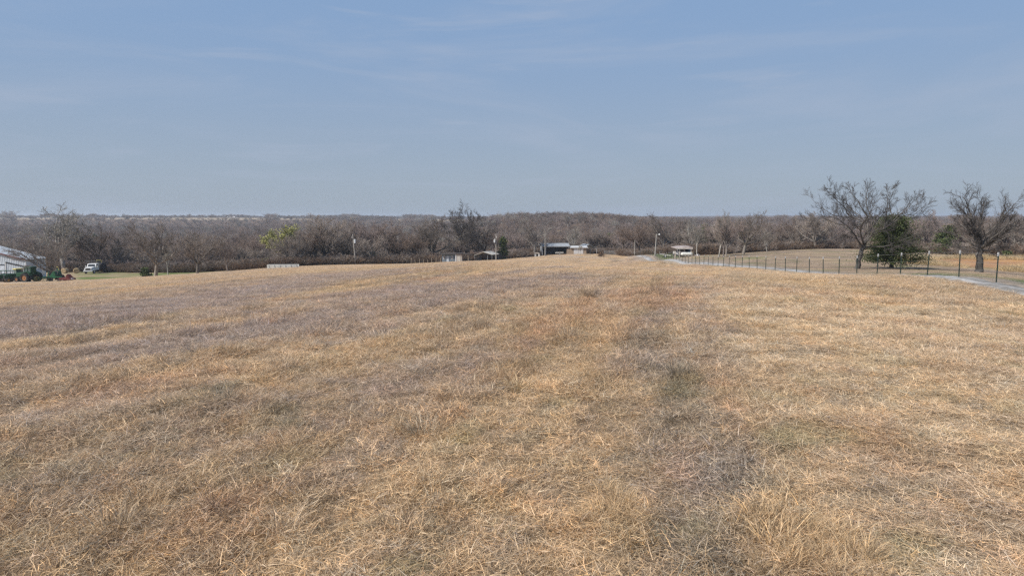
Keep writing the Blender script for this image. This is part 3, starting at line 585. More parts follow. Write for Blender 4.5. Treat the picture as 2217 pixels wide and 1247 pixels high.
def place_tree(px, Y, hpx, kind, label, group=None, wide=1.0, rz=None, name='bare_tree', seed=0, cat='tree', lean=(0,0)):
    r = random.Random(seed*7+int(px)); loc = site(px, Y); s_ = hpx*Y/F/TREE_H[kind]
    t = thing(name, label, cat, loc, rz if rz is not None else r.uniform(0, 6.28), group); t.scale = (s_*wide, s_*wide, s_); t.rotation_euler[0] = lean[0]; t.rotation_euler[1] = lean[1]
    link('trunk', KINDS[kind][0], t); link('crown', KINDS[kind][1], t); return t
TREE_H = []
for k_ in KINDS:
    co = np.empty(len(k_[1].vertices)*3, np.float32); k_[1].vertices.foreach_get('co', co); TREE_H.append(float(np.percentile(co[2::3], 99.7)))

# the two big trees beyond the fence and others with hand traced limbs
def traced_tree(name, label, base_px, base_py, Y, trunk, limbs, rt, seed, levels=None, tw=.009, extra=0):
    r = np.random.RandomState(seed); loc = site(base_px, Y); s_ = Y/F; SQ = .95
    def cv(pl, dep): 
        pts = np.array([((x-base_px)*s_, 0, (base_py-y)*s_*SQ) for x, y in pl], float); n_ = len(pts); pts[:,1] = np.linspace(0, dep, n_)+np.sin(np.linspace(0, 3, n_))*dep*.2
        t_ = np.linspace(0, n_-1, 9); out_ = np.stack([np.interp(t_, np.arange(n_), pts[:,k]) for k in range(3)], -1)
        out_[1:-1] += r.randn(7, 3)*.06; return out_
    TP = cv(trunk, 0)[None]; TP[0,0,2] -= .25; TR = (rt*np.linspace(1.12, .72, 9))[None]; TR[0,0] *= 1.25
    LP, LR = [], []
    for pl, rs, dep in limbs:
        c_ = cv(pl, dep); dense = np.vstack([np.stack([np.interp(np.linspace(0, 8, 60), np.arange(9), q_[:,k]) for k in range(3)], -1) for q_ in [TP[0]]+LP])
        near = dense[np.argmin(np.hypot(dense[:,0]-c_[0,0], dense[:,2]-c_[0,2]))]; c_[:,1] += near[1]; w8 = np.array([1,.5,.2,0,0,0,0,0,0])[:,None]; c_ = c_+(near-c_[0])*w8; LP.append(c_); LR.append(rt*rs*.85*np.array([1,.85,.72,.6,.5,.4,.3,.2,.1]))
    for e in range(extra):   # limbs growing towards and away from the camera
        p0 = TP[0,-1]; sgn = 1 if e % 2 else -1; d = np.array([r.randn()*.5, sgn*(.8+.4*r.rand()), .55+.5*r.rand()]); L_ = np.linalg.norm(TP[0,-1]-TP[0,0])*1.7
        a, b = grow_lines(r, p0[None], d[None], np.array([L_]), np.array([rt*.45]), 8, .13, .05, .25); LP.append(a[0]); LR.append(b[0])
    LP = np.array(LP); LR = np.array(LR)
    levels = levels or [(9,.15,.68,.38,.50,6,.11,.06),(8,.14,.62,.50,.50,4,.13,.04),(9,.08,.55,.50,.52,3,.15,.03)]
    wood, last = crown_from(r, LP, LR, levels, tw)
    t = thing(name, label, 'tree', loc)
    v, f = pack([poly_segs(TP, TR), poly_segs(LP, LR)], 8); link('trunk', mesh_np('trunk', v, f, M_bark[4], True), t)
    v, f = pack(wood, 3); link('crown', mesh_np('crown', v, f, M_twig[4], True), t); return t
traced_tree('bare_tree', 'wide spreading bare tree leaning over the dark green cedar beyond the fence', 1855, 583, 75, [(1854,583),(1860.6,556),(1863,539),(1868,528)], [
 ([(1863,532),(1848,516),(1836,502),(1820,482),(1790,468),(1755,460)],.5,-1.5), ([(1868,530),(1873,510),(1880,502),(1887,493),(1898,491),(1926,512),(1947,519)],.42,-1.2),
 ([(1868,525),(1876,498),(1864,475),(1843,466),(1820,466),(1790,450),(1765,432)],.55,1.0), ([(1869,533),(1896,531),(1912,526),(1926,516),(1950,505),(1966,496)],.36,-2.0),
 ([(1876,498),(1875,465),(1862,442),(1845,415),(1836,396)],.5,.6), ([(1878,496),(1878,463),(1871,433),(1877,398)],.42,1.4), ([(1898,491),(1900,468),(1898,442),(1898,405)],.38,-.3),
 ([(1901,489),(1919,463),(1913,433),(1917,403)],.36,1.0), ([(1898,491),(1933,466),(1965,458),(1979,449),(1988,436)],.34,.5), ([(1843,466),(1818,440),(1796,418),(1783,401)],.36,-.8),
 ([(1836,502),(1806,478),(1775,470),(1738,466)],.34,1.2), ([(1850,488),(1828,502),(1825,514)],.22,-.5), ([(1876,480),(1855,455),(1830,430),(1812,402)],.36,1.6), ([(1905,486),(1930,455),(1945,432),(1950,420)],.3,-1.0)], .25, 3, extra=2)
traced_tree('bare_tree', 'tall bare tree near the right edge standing in front of the muddy pond', 2117, 592, 64, [(2117,592),(2118,572),(2118,555),(2118,536)], [
 ([(2117,540),(2101,492),(2088,474),(2070,458),(2054,447)],.5,-.8), ([(2115,537),(2099,470),(2090,436),(2079,416)],.5,.6), ([(2118,536),(2114,470),(2112,422)],.5,-.3), ([(2119,534),(2123,481),(2130,432)],.46,1.0),
 ([(2123,534),(2141,505),(2166,474),(2182,454),(2197,434)],.46,.7), ([(2122,537),(2135,523),(2168,505),(2206,492)],.36,-1.0), ([(2112,535),(2088,514),(2056,501),(2036,490)],.38,1.0),
 ([(2112,540),(2079,530),(2045,533)],.24,-1.0), ([(2124,540),(2157,535),(2184,539)],.26,.8), ([(2123,516),(2146,476),(2152,445)],.36,-1.2), ([(2108,515),(2075,490),(2048,470)],.34,-1.4)], .31, 7, extra=3)
cedar(1930, 79, 108, 62, 'broad dark green cedar behind the leaning bare tree', 5, low=.17, n_=360, per=100, leaf=.075)
traced_tree('bare_tree', 'dark bare tree rising above the horizon behind the blue shed', 1010, 566, 215, [(1011,568),(1010,550),(1009,530)], [
 ([(1009,535),(1008,500),(1005,470),(1002,455)],.6,0), ([(1009,530),(1020,505),(1030,480),(1036,462)],.5,2), ([(1009,528),(997,505),(988,480),(984,465)],.5,-2), ([(1010,535),(1030,520),(1050,505),(1066,500)],.4,1),
 ([(1009,520),(985,505),(970,495),(962,490)],.4,2), ([(1009,545),(990,532),(975,525)],.35,-2), ([(1008,500),(1018,480),(1018,458)],.4,-2), ([(1010,540),(1030,535),(1045,530)],.3,-2)], .46, 9, tw=.024, extra=6, levels=[(12,.12,.7,.40,.5,5,.13,.06),(9,.12,.62,.50,.5,4,.13,.04),(9,.08,.55,.5,.55,3,.15,.03)])
# single trees and bushes one can tell apart
TL = [(336,146,118,2,'wide pale-limbed bare tree standing on the green lawn left of centre',1.1),(427,142,92,5,'rounded bare tree on the lawn edge, right of the wide pale-limbed tree',1.05),
 (494,152,70,1,'short dark-trunked bare tree alone at the field edge',1.0),(364,160,74,3,'slim bare tree close behind the wide pale-limbed tree',.8),
 (110,152,92,5,'low dense bare tree growing among the parked farm implements',1.05),(140,206,146,6,'tall tree with white dead limbs above the green tractors',1.3),(218,212,100,4,'bare tree right behind the white flatbed truck',1.0),
 (250,214,84,0,'small bare tree right of the white flatbed truck',.9),(648,180,80,2,'bare tree at the end of the long white tank',.95),(685,188,105,0,'big many-limbed bare tree right of the long white tank',1.15),
 (700,196,110,5,'dark bare tree crowding the big many-limbed one right of the white tank',1.0),(745,205,98,1,'bare tree just left of the leaning utility pole',.9),(805,200,92,7,'bare tree right of the leaning utility pole with low forks',1.0),
 (845,204,96,4,'bare tree midway between the leaning pole and the blue shed',.9),(900,210,98,0,'bare tree left of the blue shed, second back from it',1.0),(932,208,102,2,'broad bare tree just left of the blue shed',1.1),
 (1157,258,80,0,'round-crowned dark bare tree left of the open pole barn',1.05),(1238,270,62,6,'forked pale-branched tree behind the gap between pole barn and brick garage',.9),(1256,248,28,3,'tiny leafless yard tree in front of the white garage doors',.8),
 (1385,225,78,4,'reddish bare tree behind the bare wooden pole on the lane',1.0),(1436,205,90,0,'gnarled bare tree right of the yard light pole',1.0),(1508,160,72,3,'dark-trunked bare tree just right of the white truck shelter',.8),
 (1556,124,98,6,'pale-barked tree at the left of the trunk cluster in the meadow',.7),(1566,122,88,1,'dark tree in the middle of the meadow trunk cluster',.8),(1572,121,84,0,'leaning dark tree at the right of the meadow trunk cluster',.8),
 (1609,143,92,2,'rounded bare tree alone in the meadow right of the trunk cluster',1.15),(1661,166,52,6,'small pale bare tree at the far side of the meadow',1.1),(1765,196,80,5,'spreading bare tree beside the distant white pickup',1.1),(2000,172,90,1,'bare tree behind the broad cedar at the meadow corner',1.0)]
for q, (px, Y, hp, kd, lb, wd_) in enumerate(TL): place_tree(px, Y, hp, kd, lb, wide=wd_, seed=q)
loc = site(625, 196); t = place_tree(620, 188, 84, 1, 'tree with a yellow-green flush of new leaves above the long white tank', wide=1.0, seed=77)
co = np.empty(len(KINDS[1][1].vertices)*3, np.float32); KINDS[1][1].vertices.foreach_get('co', co); co = co.reshape(-1, 3); co = co[co[:,2] > TREE_H[1]*.52]; co = co[rng.randint(0, len(co), 12000)]+rng.randn(12000, 3)*.45
link('leaves', leaf_mesh('leaves', co, .17, M_yg, 3), t)
for px, Y, hp, rp, lb, sd_ in ((1089,226,50,12,'dark narrow cedar just right of the utility pole near the centre',21),(2052,150,62,26,'dark cedar half hidden left of the pond',22),(2035,158,45,24,'low wide cedar at the meadow edge left of the pond',23),(1896,235,66,16,'cedar top showing in the woods behind the leaning bare tree',24),
    (805,196,24,14,'small dark evergreen bush right of the leaning utility pole',25),(575,178,20,16,'low green evergreen bush left of the long white tank',26),(2180,112,20,13,'scrubby cedar on the far pond bank at the right edge',27),(1524,195,60,10,'slender olive cedar behind the white truck shelter',28),(315,166,18,10,'low round evergreen shrub on the lawn left of the wide pale-limbed tree',29),(208,420,40,14,'lone cedar deep in the woods above the white flatbed truck',30),(1320,360,40,13,'cedar standing in the woods right of the metal carport',31)):
    cedar(px, Y, hp, rp, lb, sd_, low=.04, n_=80, per=40, leaf=.16*Y/180+.04)
for px, Y, hp, lb in ((1301,236,8,'dark round yard bush right of the metal carport'),(1128,262,14,'brown leafless shrub left of the small white animal hutch')):
    loc = site(px, Y); s_ = hp*Y/F; pts = rng.randn(900, 3)*np.array([.42,.42,.28])*s_+np.array([0,0,s_*.5]); pts = pts[pts[:,2] > 0]
    t = link('bush', leaf_mesh('bush', pts, .12, M_brush, 4), None, loc); tag(t, lb, 'bush')

# the woodland: nearest trees one by one, the rest as one mass
cand = []
r_ = 150.
rs2 = np.random.RandomState(8)
rings = []
while r_ < 3600:
    sp = 6.2+.0125*r_; na_ = int(r_*1.66/sp); a_ = (np.arange(na_)+.5+rs2.uniform(-.45, .45, na_))/na_*1.66-.83; rr2 = r_+rs2.uniform(-.5, .5, na_)*sp*.9
    rings.append(np.stack([rr2*np.sin(a_), rr2*np.cos(a_)], -1)); r_ += sp*.86
for u0, u1, r0, r1, nn, in ((-.80,-.30,2150,2420,520),(-.30,.0,2150,2500,160),(.0,.25,1100,2500,120),(.25,.85,1500,2600,170)):
    uu = rs2.uniform(u0, u1, nn); uu = uu[rs2.rand(nn) < .25+1.2*sstep(.4,.6,fbm(uu*14+3, uu*0, 2))]; rq = rs2.uniform(r0, r1, len(uu)); rings.append(np.stack([uu*rq, rq], -1))
A_ = np.vstack(rings); ff = farfield(A_[:,0], A_[:,1]); wv = woods(A_[:,0], A_[:,1])
cl_ = (fbm(A_[:,0]/60+4, A_[:,1]/70+8) > .64) & (A_[:,1] > 215) & (A_[:,1] < 700)
ff = np.where(A_[:,1] > 2145, 0, ff)
hp_ = np.hypot(A_[:,0]-POND[0], (A_[:,1]-POND[1])*1.3)
k = (wv > 3) & ~((ff > .3) & (rs2.rand(len(A_)) < .97-.5*(fbm(A_[:,0]/90+6, A_[:,1]/700, 2) > .60))) & ~cl_ & (hp_ > 26)
A_ = A_[k]; A_ = A_[np.argsort(np.hypot(A_[:,0], A_[:,1]))]
Z_ = gz(A_[:,0], A_[:,1], False); n_ = len(A_); sky_ = (A_[:,1] > 1000); kd = rs2.randint(0, 8, n_); patch = fbm(A_[:,0]/45+1, A_[:,1]/60, 2)
kd = np.where((patch > .58) & (rs2.rand(n_) < .5), 4, kd); kd = np.where(((kd == 6) | (kd == 3)) & (rs2.rand(n_) < .5), 1, kd)
hgt_ = (9.3+3.2*(rs2.rand(n_)-.35)+(fbm(A_[:,0]/50+60, A_[:,1]/50, 2)-.5)*5)/9.0*np.where(A_[:,1] < 230, .88, 1.0)*np.where(sky_, (.62+.5*rs2.rand(n_)**2+.5*sstep(.60,.74,fbm(A_[:,0]/np.maximum(A_[:,1],1)*34+2, A_[:,1]*0, 2)))*np.where((A_[:,1] < 1500) & (A_[:,0] < -.05*A_[:,1]), .8, 1.0), 1.0)
names = ['grey-brown', 'mauve-brown', 'reddish-brown', 'pale-barked']
NI = 280
for q in range(NI):
    kc = KINDS[kd[q]][2]; s_ = float(hgt_[q])
    pq = A_[q,0]/A_[q,1]*F+CX; zn = [z_ for lim, z_ in ((0,'beyond the left edge of the barn'),(250,'behind the metal barn and the white flatbed truck'),(560,'behind the green lawn'),(740,'behind the long white feed bunk'),(950,'between the leaning pole and the blue shed'),(1150,'behind the blue shed and its carport'),(1330,'behind the pole barn and brick garage'),(1540,'behind the yard light and truck shelter'),(1800,'on the far side of the open meadow'),(9999,'behind the two big bare trees at the right')) if pq < lim][0]
    t = thing('woodland_tree', 'bare %s woodland tree %s' % (names[kc], zn), 'tree', (A_[q,0], A_[q,1], Z_[q]), rs2.rand()*6.28, '%s woodland trees %s' % (names[kc], zn))
    w_ = s_*(.85+.4*rs2.rand()); t.scale = (w_, w_, s_); link('trunk', KINDS[kd[q]][0], t); link('crown', KINDS[kd[q]][1], t)
B_ = A_[NI:]; nb_ = len(B_); hz = hgt_[NI:]; wz = hz*(1.05+.4*rs2.rand(nb_))*(1+.35*sstep(500, 1500, B_[:,1]))
scatter('distant_woods', JOINT, np.stack([B_[:,0], B_[:,1], Z_[NI:]-.1], -1), np.stack([hz*0, hz*0, rs2.rand(nb_)*6.28], -1), np.stack([wz, wz, hz], -1), kd[NI:], np.ones((nb_,3)), label='bare brown winter woods filling the valley to the horizon')
# undergrowth along the wood edge
def bush_mesh(seed, m, n1=26):
    r = np.random.RandomState(seed); P = np.stack([r.randn(n1)*.5, r.randn(n1)*.5, np.zeros(n1)-.1], -1); D = np.stack([r.randn(n1)*.45, r.randn(n1)*.45, np.ones(n1)], -1)
    PL, RL = grow_lines(r, P, D, 1.0+r.rand(n1)*1.1, np.full(n1, .02), 4, .2, 0, .4); wood, _ = crown_from(r, PL, RL, [(7,.15,.6,.45,.6,2,.2,.02),(5,.2,.6,.5,.6,1,.2,0)], .011)
    v, f = pack([poly_segs(PL, RL)]+wood, 3); return mesh_np('brush', v, f, m)
BR = [bush_mesh(1, M_brush), bush_mesh(2, M_brush), bush_mesh(3, M_twig[0]), bush_mesh(4, M_twig[1])]
x, y = [], []
for _ in range(26000):
    a_ = rs2.uniform(-.75, .75); q_ = rs2.rand()**2*60; px_ = math.tan(a_)*F+CX; Yb = float(np.interp(px_, EDGE[:,0], EDGE[:,1]))+q_-2; x.append(math.tan(a_)*Yb); y.append(Yb)
x = np.array(x); y = np.array(y); wv = woods(x, y); k = (wv > 0) & ((wv < 22) | (rs2.rand(len(x)) < .35)) & (np.hypot(x-POND[0], (y-POND[1])*1.3) > 19); x, y = x[k][:9000], y[k][:9000]
s_ = .7+.8*rs2.rand(len(x))
bi = np.where(y < np.interp(x/y*F+CX, EDGE[:,0], EDGE[:,1])+8, rs2.randint(0, 3, len(x)), rs2.randint(0, 4, len(x)))
scatter('undergrowth', BR, np.stack([x, y, gz(x, y, False)-.1], -1), np.stack([x*0, x*0, rs2.rand(len(x))*6.28], -1), np.stack([s_*1.5, s_*1.5, s_], -1), bi, np.ones((len(x),3)), label='rust-brown brush at the foot of the woodland')

# ------------------------------------------------------------------ fence along the gravel road
fence = thing('wire_fence', 'green steel post and wire fence running away beside the gravel road', 'fence', (fence_x(32), 32, g1(fence_x(32), 32)))
M_post = mat('post_green', (.035,.055,.045), .6); M_cap = mat('cap_white', (.42,.42,.42), .5); M_wire = mat('wire', (.30,.30,.30), .4, metal=.6)
def tpost():
    m_ = MB(); m_.box(-.036,.036,-.005,.005,-.3,1.42); m_.box(-.004,.004,.004,.04,-.3,1.42)
    for k_ in range(22): m_.box(-.008,.008,-.012,-.004, .1+k_*.06, .12+k_*.06)
    o = m_.build('fence_post', M_post); return o
p0 = tpost(); p0.parent = fence; cap0 = MB().box(-.034,.034,-.022,.046,1.36,1.56, .006).build('insulator_cap', M_cap, p0)
fl = fence.location; pts = []
for q in range(-1, 56):
    Yp = 35*(1+.0959*q); xp = fence_x(Yp); pts.append(Vector((xp, Yp, g1(xp, Yp))))
rf = random.Random(3)
for q, p in enumerate(pts):
    o = p0 if q == 0 else p0.copy(); c_ = cap0 if q == 0 else cap0.copy()
    if q: COL.objects.link(o); COL.objects.link(c_); c_.parent = o
    o.parent = fence; o.location = p-fl; o.rotation_euler = (rf.gauss(0, .02), rf.gauss(0, .02), .08); 
for hh in (1.45, .95, .55, .2):
    wm = MB()
    for a, b_ in zip(pts[:-1], pts[1:]): wm.tube(a-fl+Vector((-.035,0,hh)), b_-fl+Vector((-.035,0,hh)), .006 if hh < 1.4 else .008, n=4)
    wm.build('wire', M_wire, fence)
# pale wooden fence posts along the wood edge
fo = thing('wooden_fence', 'row of weathered pale wooden fence posts along the wood edge left of the shed', 'fence', site(845, 196))
M_oldwood = mat('weathered_wood', (.33,.28,.22), .9, .35); fm = MB().tube((0,0,-.3), (0,0,1.35), .075, .06, 6); w0 = fm.build('fence_post', M_oldwood, fo); prev = None
rails = MB()
for q, px in enumerate(range(728, 962, 9)):
    p = site(px, 190+rf.uniform(-1, 1))-fo.location; o = w0 if q == 0 else w0.copy()
    if q: COL.objects.link(o)
    o.parent = fo; o.location = p; o.scale = (1, 1, rf.uniform(.8, 1.25)); o.rotation_euler = (rf.gauss(0,.05), rf.gauss(0,.05), 0)
    if prev is not None: rails.tube(prev+Vector((0,-.08,.9)), p+Vector((0,-.08,.9)), .012, n=4); rails.tube(prev+Vector((0,-.08,.5)), p+Vector((0,-.08,.5)), .012, n=4)
    prev = p
rails.build('wire', M_wire, fo)
# grey panel fence behind the lane
fo = thing('panel_fence', 'low grey pipe panel fence behind the lane, left of the bare wooden pole', 'fence', site(1340, 262)); M_pipe = mat('pipe_grey', (.28,.31,.33), .5)
pp = [site(px, 262-(px-1305)*.25)-fo.location for px in range(1308, 1420, 12)]; post = MB().tube((0,0,-.2), (0,0,1.5), .04, n=6).build('fence_post', M_pipe, fo)
for q, p in enumerate(pp):
    o = post if q == 0 else post.copy()
    if q: COL.objects.link(o)
    o.parent = fo; o.location = p
for hh in (.4, .75, 1.1, 1.45):
    rm = MB()
    for a, b_ in zip(pp[:-1], pp[1:]): rm.tube(a+Vector((0,-.05,hh)), b_+Vector((0,-.05,hh)), .03, n=5)
    rm.build('rail', M_pipe, fo)

# ------------------------------------------------------------------ poles
M_pole = mat('pole_grey_wood', (.30,.285,.26), .85, .2); M_trans = mat('transformer_grey', (.52,.55,.57), .45); M_glass = mat('insulator', (.6,.6,.58), .3)
def utility_pole(px, Y, hpx, label, lean=0, transformer=None, arm=False, lamp=False, base=True):
    loc = site(px, Y); t = thing('utility_pole', label, 'utility pole', loc); h = hpx*Y/F; t.rotation_euler = (0, lean, 0)
    MB().tube((0,0,-.4), (0,0,h), .17, .11, 10).build('pole', M_pole, t)
    if transformer:
        s = transformer; m_ = MB().tube((s*.42,-.1,h-2.2), (s*.42,-.1,h-1.35), .25, n=12); m_.tube((s*.42,-.1,h-1.35), (s*.42,-.1,h-1.25), .25, .12, 12)
        tr = m_.build('transformer', M_trans, t); MB().tube((s*.42,-.1,h-1.25), (s*.42,-.1,h-1.0), .05, n=8).tube((s*.1,-.1,h-1.7), (s*.42,-.1,h-1.7), .05, n=6).build('bushing', M_glass, tr)
        MB().tube((0,0,h), (0,0,h+.28), .05, .07, 8).build('insulator', M_glass, t)
        MB().tube((-s*.25,-.15,h-.9), (-s*.25,-.15,h-.3), .06, n=8).tube((-s*.25,-.15,h-.6), (0,0,h-.6), .03, n=6).build('fuse_cutout', M_glass, t)
    if lamp:
        l_ = MB().tube((0,0,h-.3), (.7,-.1,h), .035, n=6).build('lamp_arm', M_trans, t); MB().tube((.7,-.1,h-.22), (.7,-.1,h+.05), .22, .12, 12).build('lamp_head', M_glass, l_)
    return t, h
utility_pole(770, 184, 64, 'leaning utility pole with a grey transformer left of the blue shed', lean=-.07, transformer=1)
utility_pole(1074, 200, 55, 'upright utility pole with a transformer beside the narrow cedar', transformer=-1)
utility_pole(1180, 250, 50, 'grey utility pole in front of the open pole barn', lamp=False)
utility_pole(1232, 275, 38, 'short pale pole standing behind the gap between barn and garage', lamp=False)
utility_pole(1374, 222, 37, 'plain bare wooden pole on the lane, left of the yard light')
utility_pole(1418, 172, 48, 'yard light pole with a lamp at its top right of the lane', lean=.05, lamp=True)

# ------------------------------------------------------------------ buildings
M_white = mat('white_paint', (.58,.585,.59), .5, .08); M_barnw = mat('barn_siding', (.50,.55,.60), .45, .10, 1.2); M_red = mat('barn_trim_red', (.14,.055,.06), .6)
M_dark = mat('dark_gap', (.02,.022,.025), .8); M_roofm = mat('roof_metal', (.27,.29,.31), .65, .15, .8); M_blue = mat('shed_blue_grey', (.17,.21,.25), .7, .25, 2.5); M_tan = mat('shed_tan', (.42,.37,.32), .75)
M_shingle = mat('shed_roof_dark', (.06,.05,.045), .85); M_brick = mat('pale_brick', (.30,.235,.175), .85, .2, 6); M_win = mat('window_glass', (.03,.035,.04), .15, .1, spec=.6)
def ribbed(mb, x0, x1, zf0, zf1, y, step, d=.04):      # wall of raised ribs between two height functions
    x = x0
    while x < x1-.01:
        xe = min(x+step*.55, x1); mb.add([(x,y-d,zf0),(xe,y-d,zf0),(xe,y-d,zf1(xe)),(x,y-d,zf1(x)),(x,y,zf0),(xe,y,zf0),(xe,y,zf1(xe)),(x,y,zf1(x))], [(0,1,2,3),(4,7,6,5),(0,4,5,1),(1,5,6,2),(2,6,7,3),(3,7,4,0)]); x += step
# metal barn at the left edge, gable towards the camera
loc = site(-58, 166); s_ = 166/F
barn = thing('metal_barn', 'white metal barn with a red-brown roof edge at the left edge of the picture', 'barn', loc, 0)
hw_ = 117*s_; ez = 45*s_; rz_ = ez+30*s_; top = lambda x: rz_-(rz_-ez)*abs(x)/hw_
b_ = MB(); b_.prism([(-hw_,-.5),(hw_,-.5),(hw_,ez),(0,rz_),(-hw_,ez)], 0, 7); wl = b_.build('wall', M_barnw, barn)
rb = MB(); ribbed(rb, -hw_, hw_, 0, lambda x: top(x)-.03, -.005, .42); rb.build('siding_rib', M_barnw, wl)
rf_ = MB()
for sgn in (-1, 1): rf_.prism([(0,rz_+.02),(sgn*(hw_+.4),ez-.06),(sgn*(hw_+.4),ez+.12),(0,rz_+.22)], -.35, 7.4)
rf_.build('roof', mat('barn_roof_metal', (.40,.43,.46), .55, .12), barn)
rt_ = MB()
for sgn in (-1, 1): rt_.prism([(0,rz_-.05),(sgn*(hw_+.45),ez-.13),(sgn*(hw_+.45),ez+.16),(0,rz_+.26)], -.45, -.352)
rt_.build('rake_trim', M_red, barn)
tr = MB(); xw = hw_-.3; x0_ = 74*s_; tr.prism([(x0_, top(x0_)-1.9),(xw, top(xw)-1.75),(xw, top(xw)-1.55),(x0_, top(x0_)-1.65)], -.16, -.06); tr.box(x0_-4.6, x0_-.3, -.16, -.06, top(x0_)-2.55, top(x0_)-2.35); tr.build('door_track', M_dark, barn)
dr = MB().box(x0_-4.6, x0_-.3, -.14, -.05, 0, top(x0_)-2.6).build('sliding_door', mat('door_pale', (.52,.57,.63), .5), barn)
MB().box(x0_-.18, x0_+.02, -.14, -.05, 0, top(x0_)-1.8).build('door_trim', M_white, barn)
MB().box(hw_+.0, hw_+.14, -.12, .1, 0, ez-.1).build('corner_trim', M_white, barn)
# small blue shed with annex
loc = site(978, 190); s_ = 190/F
shed = thing('garden_shed', 'small blue-grey shed with two white-framed windows and a pale door', 'shed', loc)
x0, x1, xm = -21*s_, 22*s_, 9*s_; hh = 19*s_
w_ = MB().box(x0, xm, 0, 3.6, -.3, hh).build('wall', M_blue, shed)
bt = MB(); x = x0+.25
while x < xm-.1: bt.box(x, x+.05, -.03, -.002, 0, hh); x += .4
bt.build('batten', M_blue, w_)
e_ = MB().box(xm+.004, x1, -.35, 3.6, -.3, hh).build('end_wall', M_tan, shed); MB().box(xm+.5, x1-.35, -.39, -.352, .05, hh-.45).build('panel', mat('panel_grey', (.48,.46,.42), .7), e_)
MB().box(xm-.12, xm+.2, -.42, -.352, -.1, hh).build('corner_board', M_white, shed)
MB().prism([(x0-.3,hh-.12),(x1+.15,hh+.12),(x1+.15,hh+.27),(x0-.3,hh+.03)], -.65, 4.0).build('roof', M_shingle, shed)
for q, xx in enumerate((x0+.63, x0+2.78)):
    f_ = MB().box(xx-.28, xx+.28, -.06, -.003, 1.0, 2.05).build('window', M_white, shed); MB().box(xx-.16, xx+.16, -.08, -.062, 1.12, 1.46).box(xx-.16, xx+.16, -.08, -.062, 1.58, 1.93).build('pane', M_win, f_)
d_ = MB().box(x0+1.28, x0+1.98, -.07, -.003, 0, 1.95).build('door', mat('door_light', (.46,.50,.55), .6), shed); MB().box(x0+1.86, x0+1.92, -.12, -.072, .9, 1.0).build('handle', M_dark, d_)
lx = MB().prism([(x1+.16,hh+.02),(x1+1.9,hh+.0),(x1+1.9,hh+.12),(x1+.16,hh+.16)], -.3, 3.0).build('lean_to_roof', M_shingle, shed)
for yy in (-.1, 2.7): MB().box(x1+1.7, x1+1.82, yy, yy+.12, -.3, hh).build('lean_to_post', M_oldwood, shed)
# open carport behind, right of the shed
loc = site(1046, 205); s_ = 205/F
cp = thing('carport', 'low open carport with a pale gabled roof right of the blue shed', 'carport', loc, R(-24)); a = 22*s_; hh = 12*s_; rg = 20*s_
MB().prism([(-a,hh),(0,rg),(0,rg+.1),(-a-.05,hh+.1)], 0, 5).prism([(0,rg+.0),(a,hh+.3),(a,hh+.42),(0,rg+.12)], 0, 5).build('roof', mat('roof_pale', (.42,.40,.36), .6), cp)
MB().box(-a, -a+.08, .2, 4.8, -.2, hh).build('side_wall', M_blue, cp)
for xx in (-a+.1, a-.15, a-1.6):
    for yy in (.1, 4.8): MB().tube((xx,yy,-.3), (xx,yy,hh+.2 if xx > 0 else hh), .05, n=6).build('post', M_pipe, cp)
# open pole barn
loc = site(1203, 262); s_ = 262/F
pb = thing('pole_barn', 'long open-fronted pole barn with a grey metal roof and dark interior', 'barn', loc, R(4)); a = 28.5*s_; hh = 17.5*s_; dp = 8
rm = MB().prism([(-.6,hh-.1),(-.6,hh+.12),(3.2,hh+1.15),(dp+.3,hh+.1),(dp+.3,hh-.1),(3.2,hh+.95)], -a-.4, a+.4, 'x').build('roof', M_roofm, pb)
rb = MB(); x = -a-.35
while x < a+.3: rb.prism([(-.6,hh+.125),(3.2,hh+1.155),(3.2,hh+1.2),(-.6,hh+.17)], x, x+.06, 'x'); x += .6
rb.build('roof_rib', M_roofm, rm)
MB().box(-a, a, dp-.1, dp, -.3, hh).build('back_wall', mat('tin_dark', (.16,.18,.20), .6), pb)
for sg in (-1, 1): MB().box(sg*a-.05, sg*a+.05, .2, dp-.12, -.3, hh+.3).build('side_wall', M_roofm, pb)
for xx in (-a, -a*.76, a*.98): MB().box(xx-.12, xx+.12, -.05, .17, -.3, hh).build('post', mat('post_pale', (.45,.45,.46), .7), pb)
MB().box(-a, a, -.12, -.055, hh-.28, hh-.02).build('fascia', M_roofm, pb)
# brick garage with white doors
loc = site(1252, 262); 
gr = thing('brick_garage', 'small tan brick building with wide white double doors', 'garage', loc, R(2)); a = 17.5*s_; hh = 13*s_
gw = MB().box(-a, a, 0, 5.5, -.3, hh).build('wall', M_brick, gr)
MB().prism([(-.5,hh+.002),(-.5,hh+.3),(2.8,hh+.75),(6.0,hh+.3),(6.0,hh+.002)], -a-.2, a+.45, 'x').build('roof', mat('roof_white', (.48,.49,.50), .6), gr)
for x0, x1 in ((-a*.56, -.05), (.05, a*.62)):
    d_ = MB().box(x0+0*a, x1, -.06, -.003, -.1, hh-.12).build('door', M_white, gr)
    bt = MB()
    for k_ in range(4): bt.box(x0+.1, x1-.1, -.085, -.062, .12+k_*.52, .5+k_*.52)
    bt.build('door_panel', M_white, d_)
MB().box(-a-1.3, -a-.01, .3, 4, -.3, hh-.3).build('side_annex', M_brick, gr)
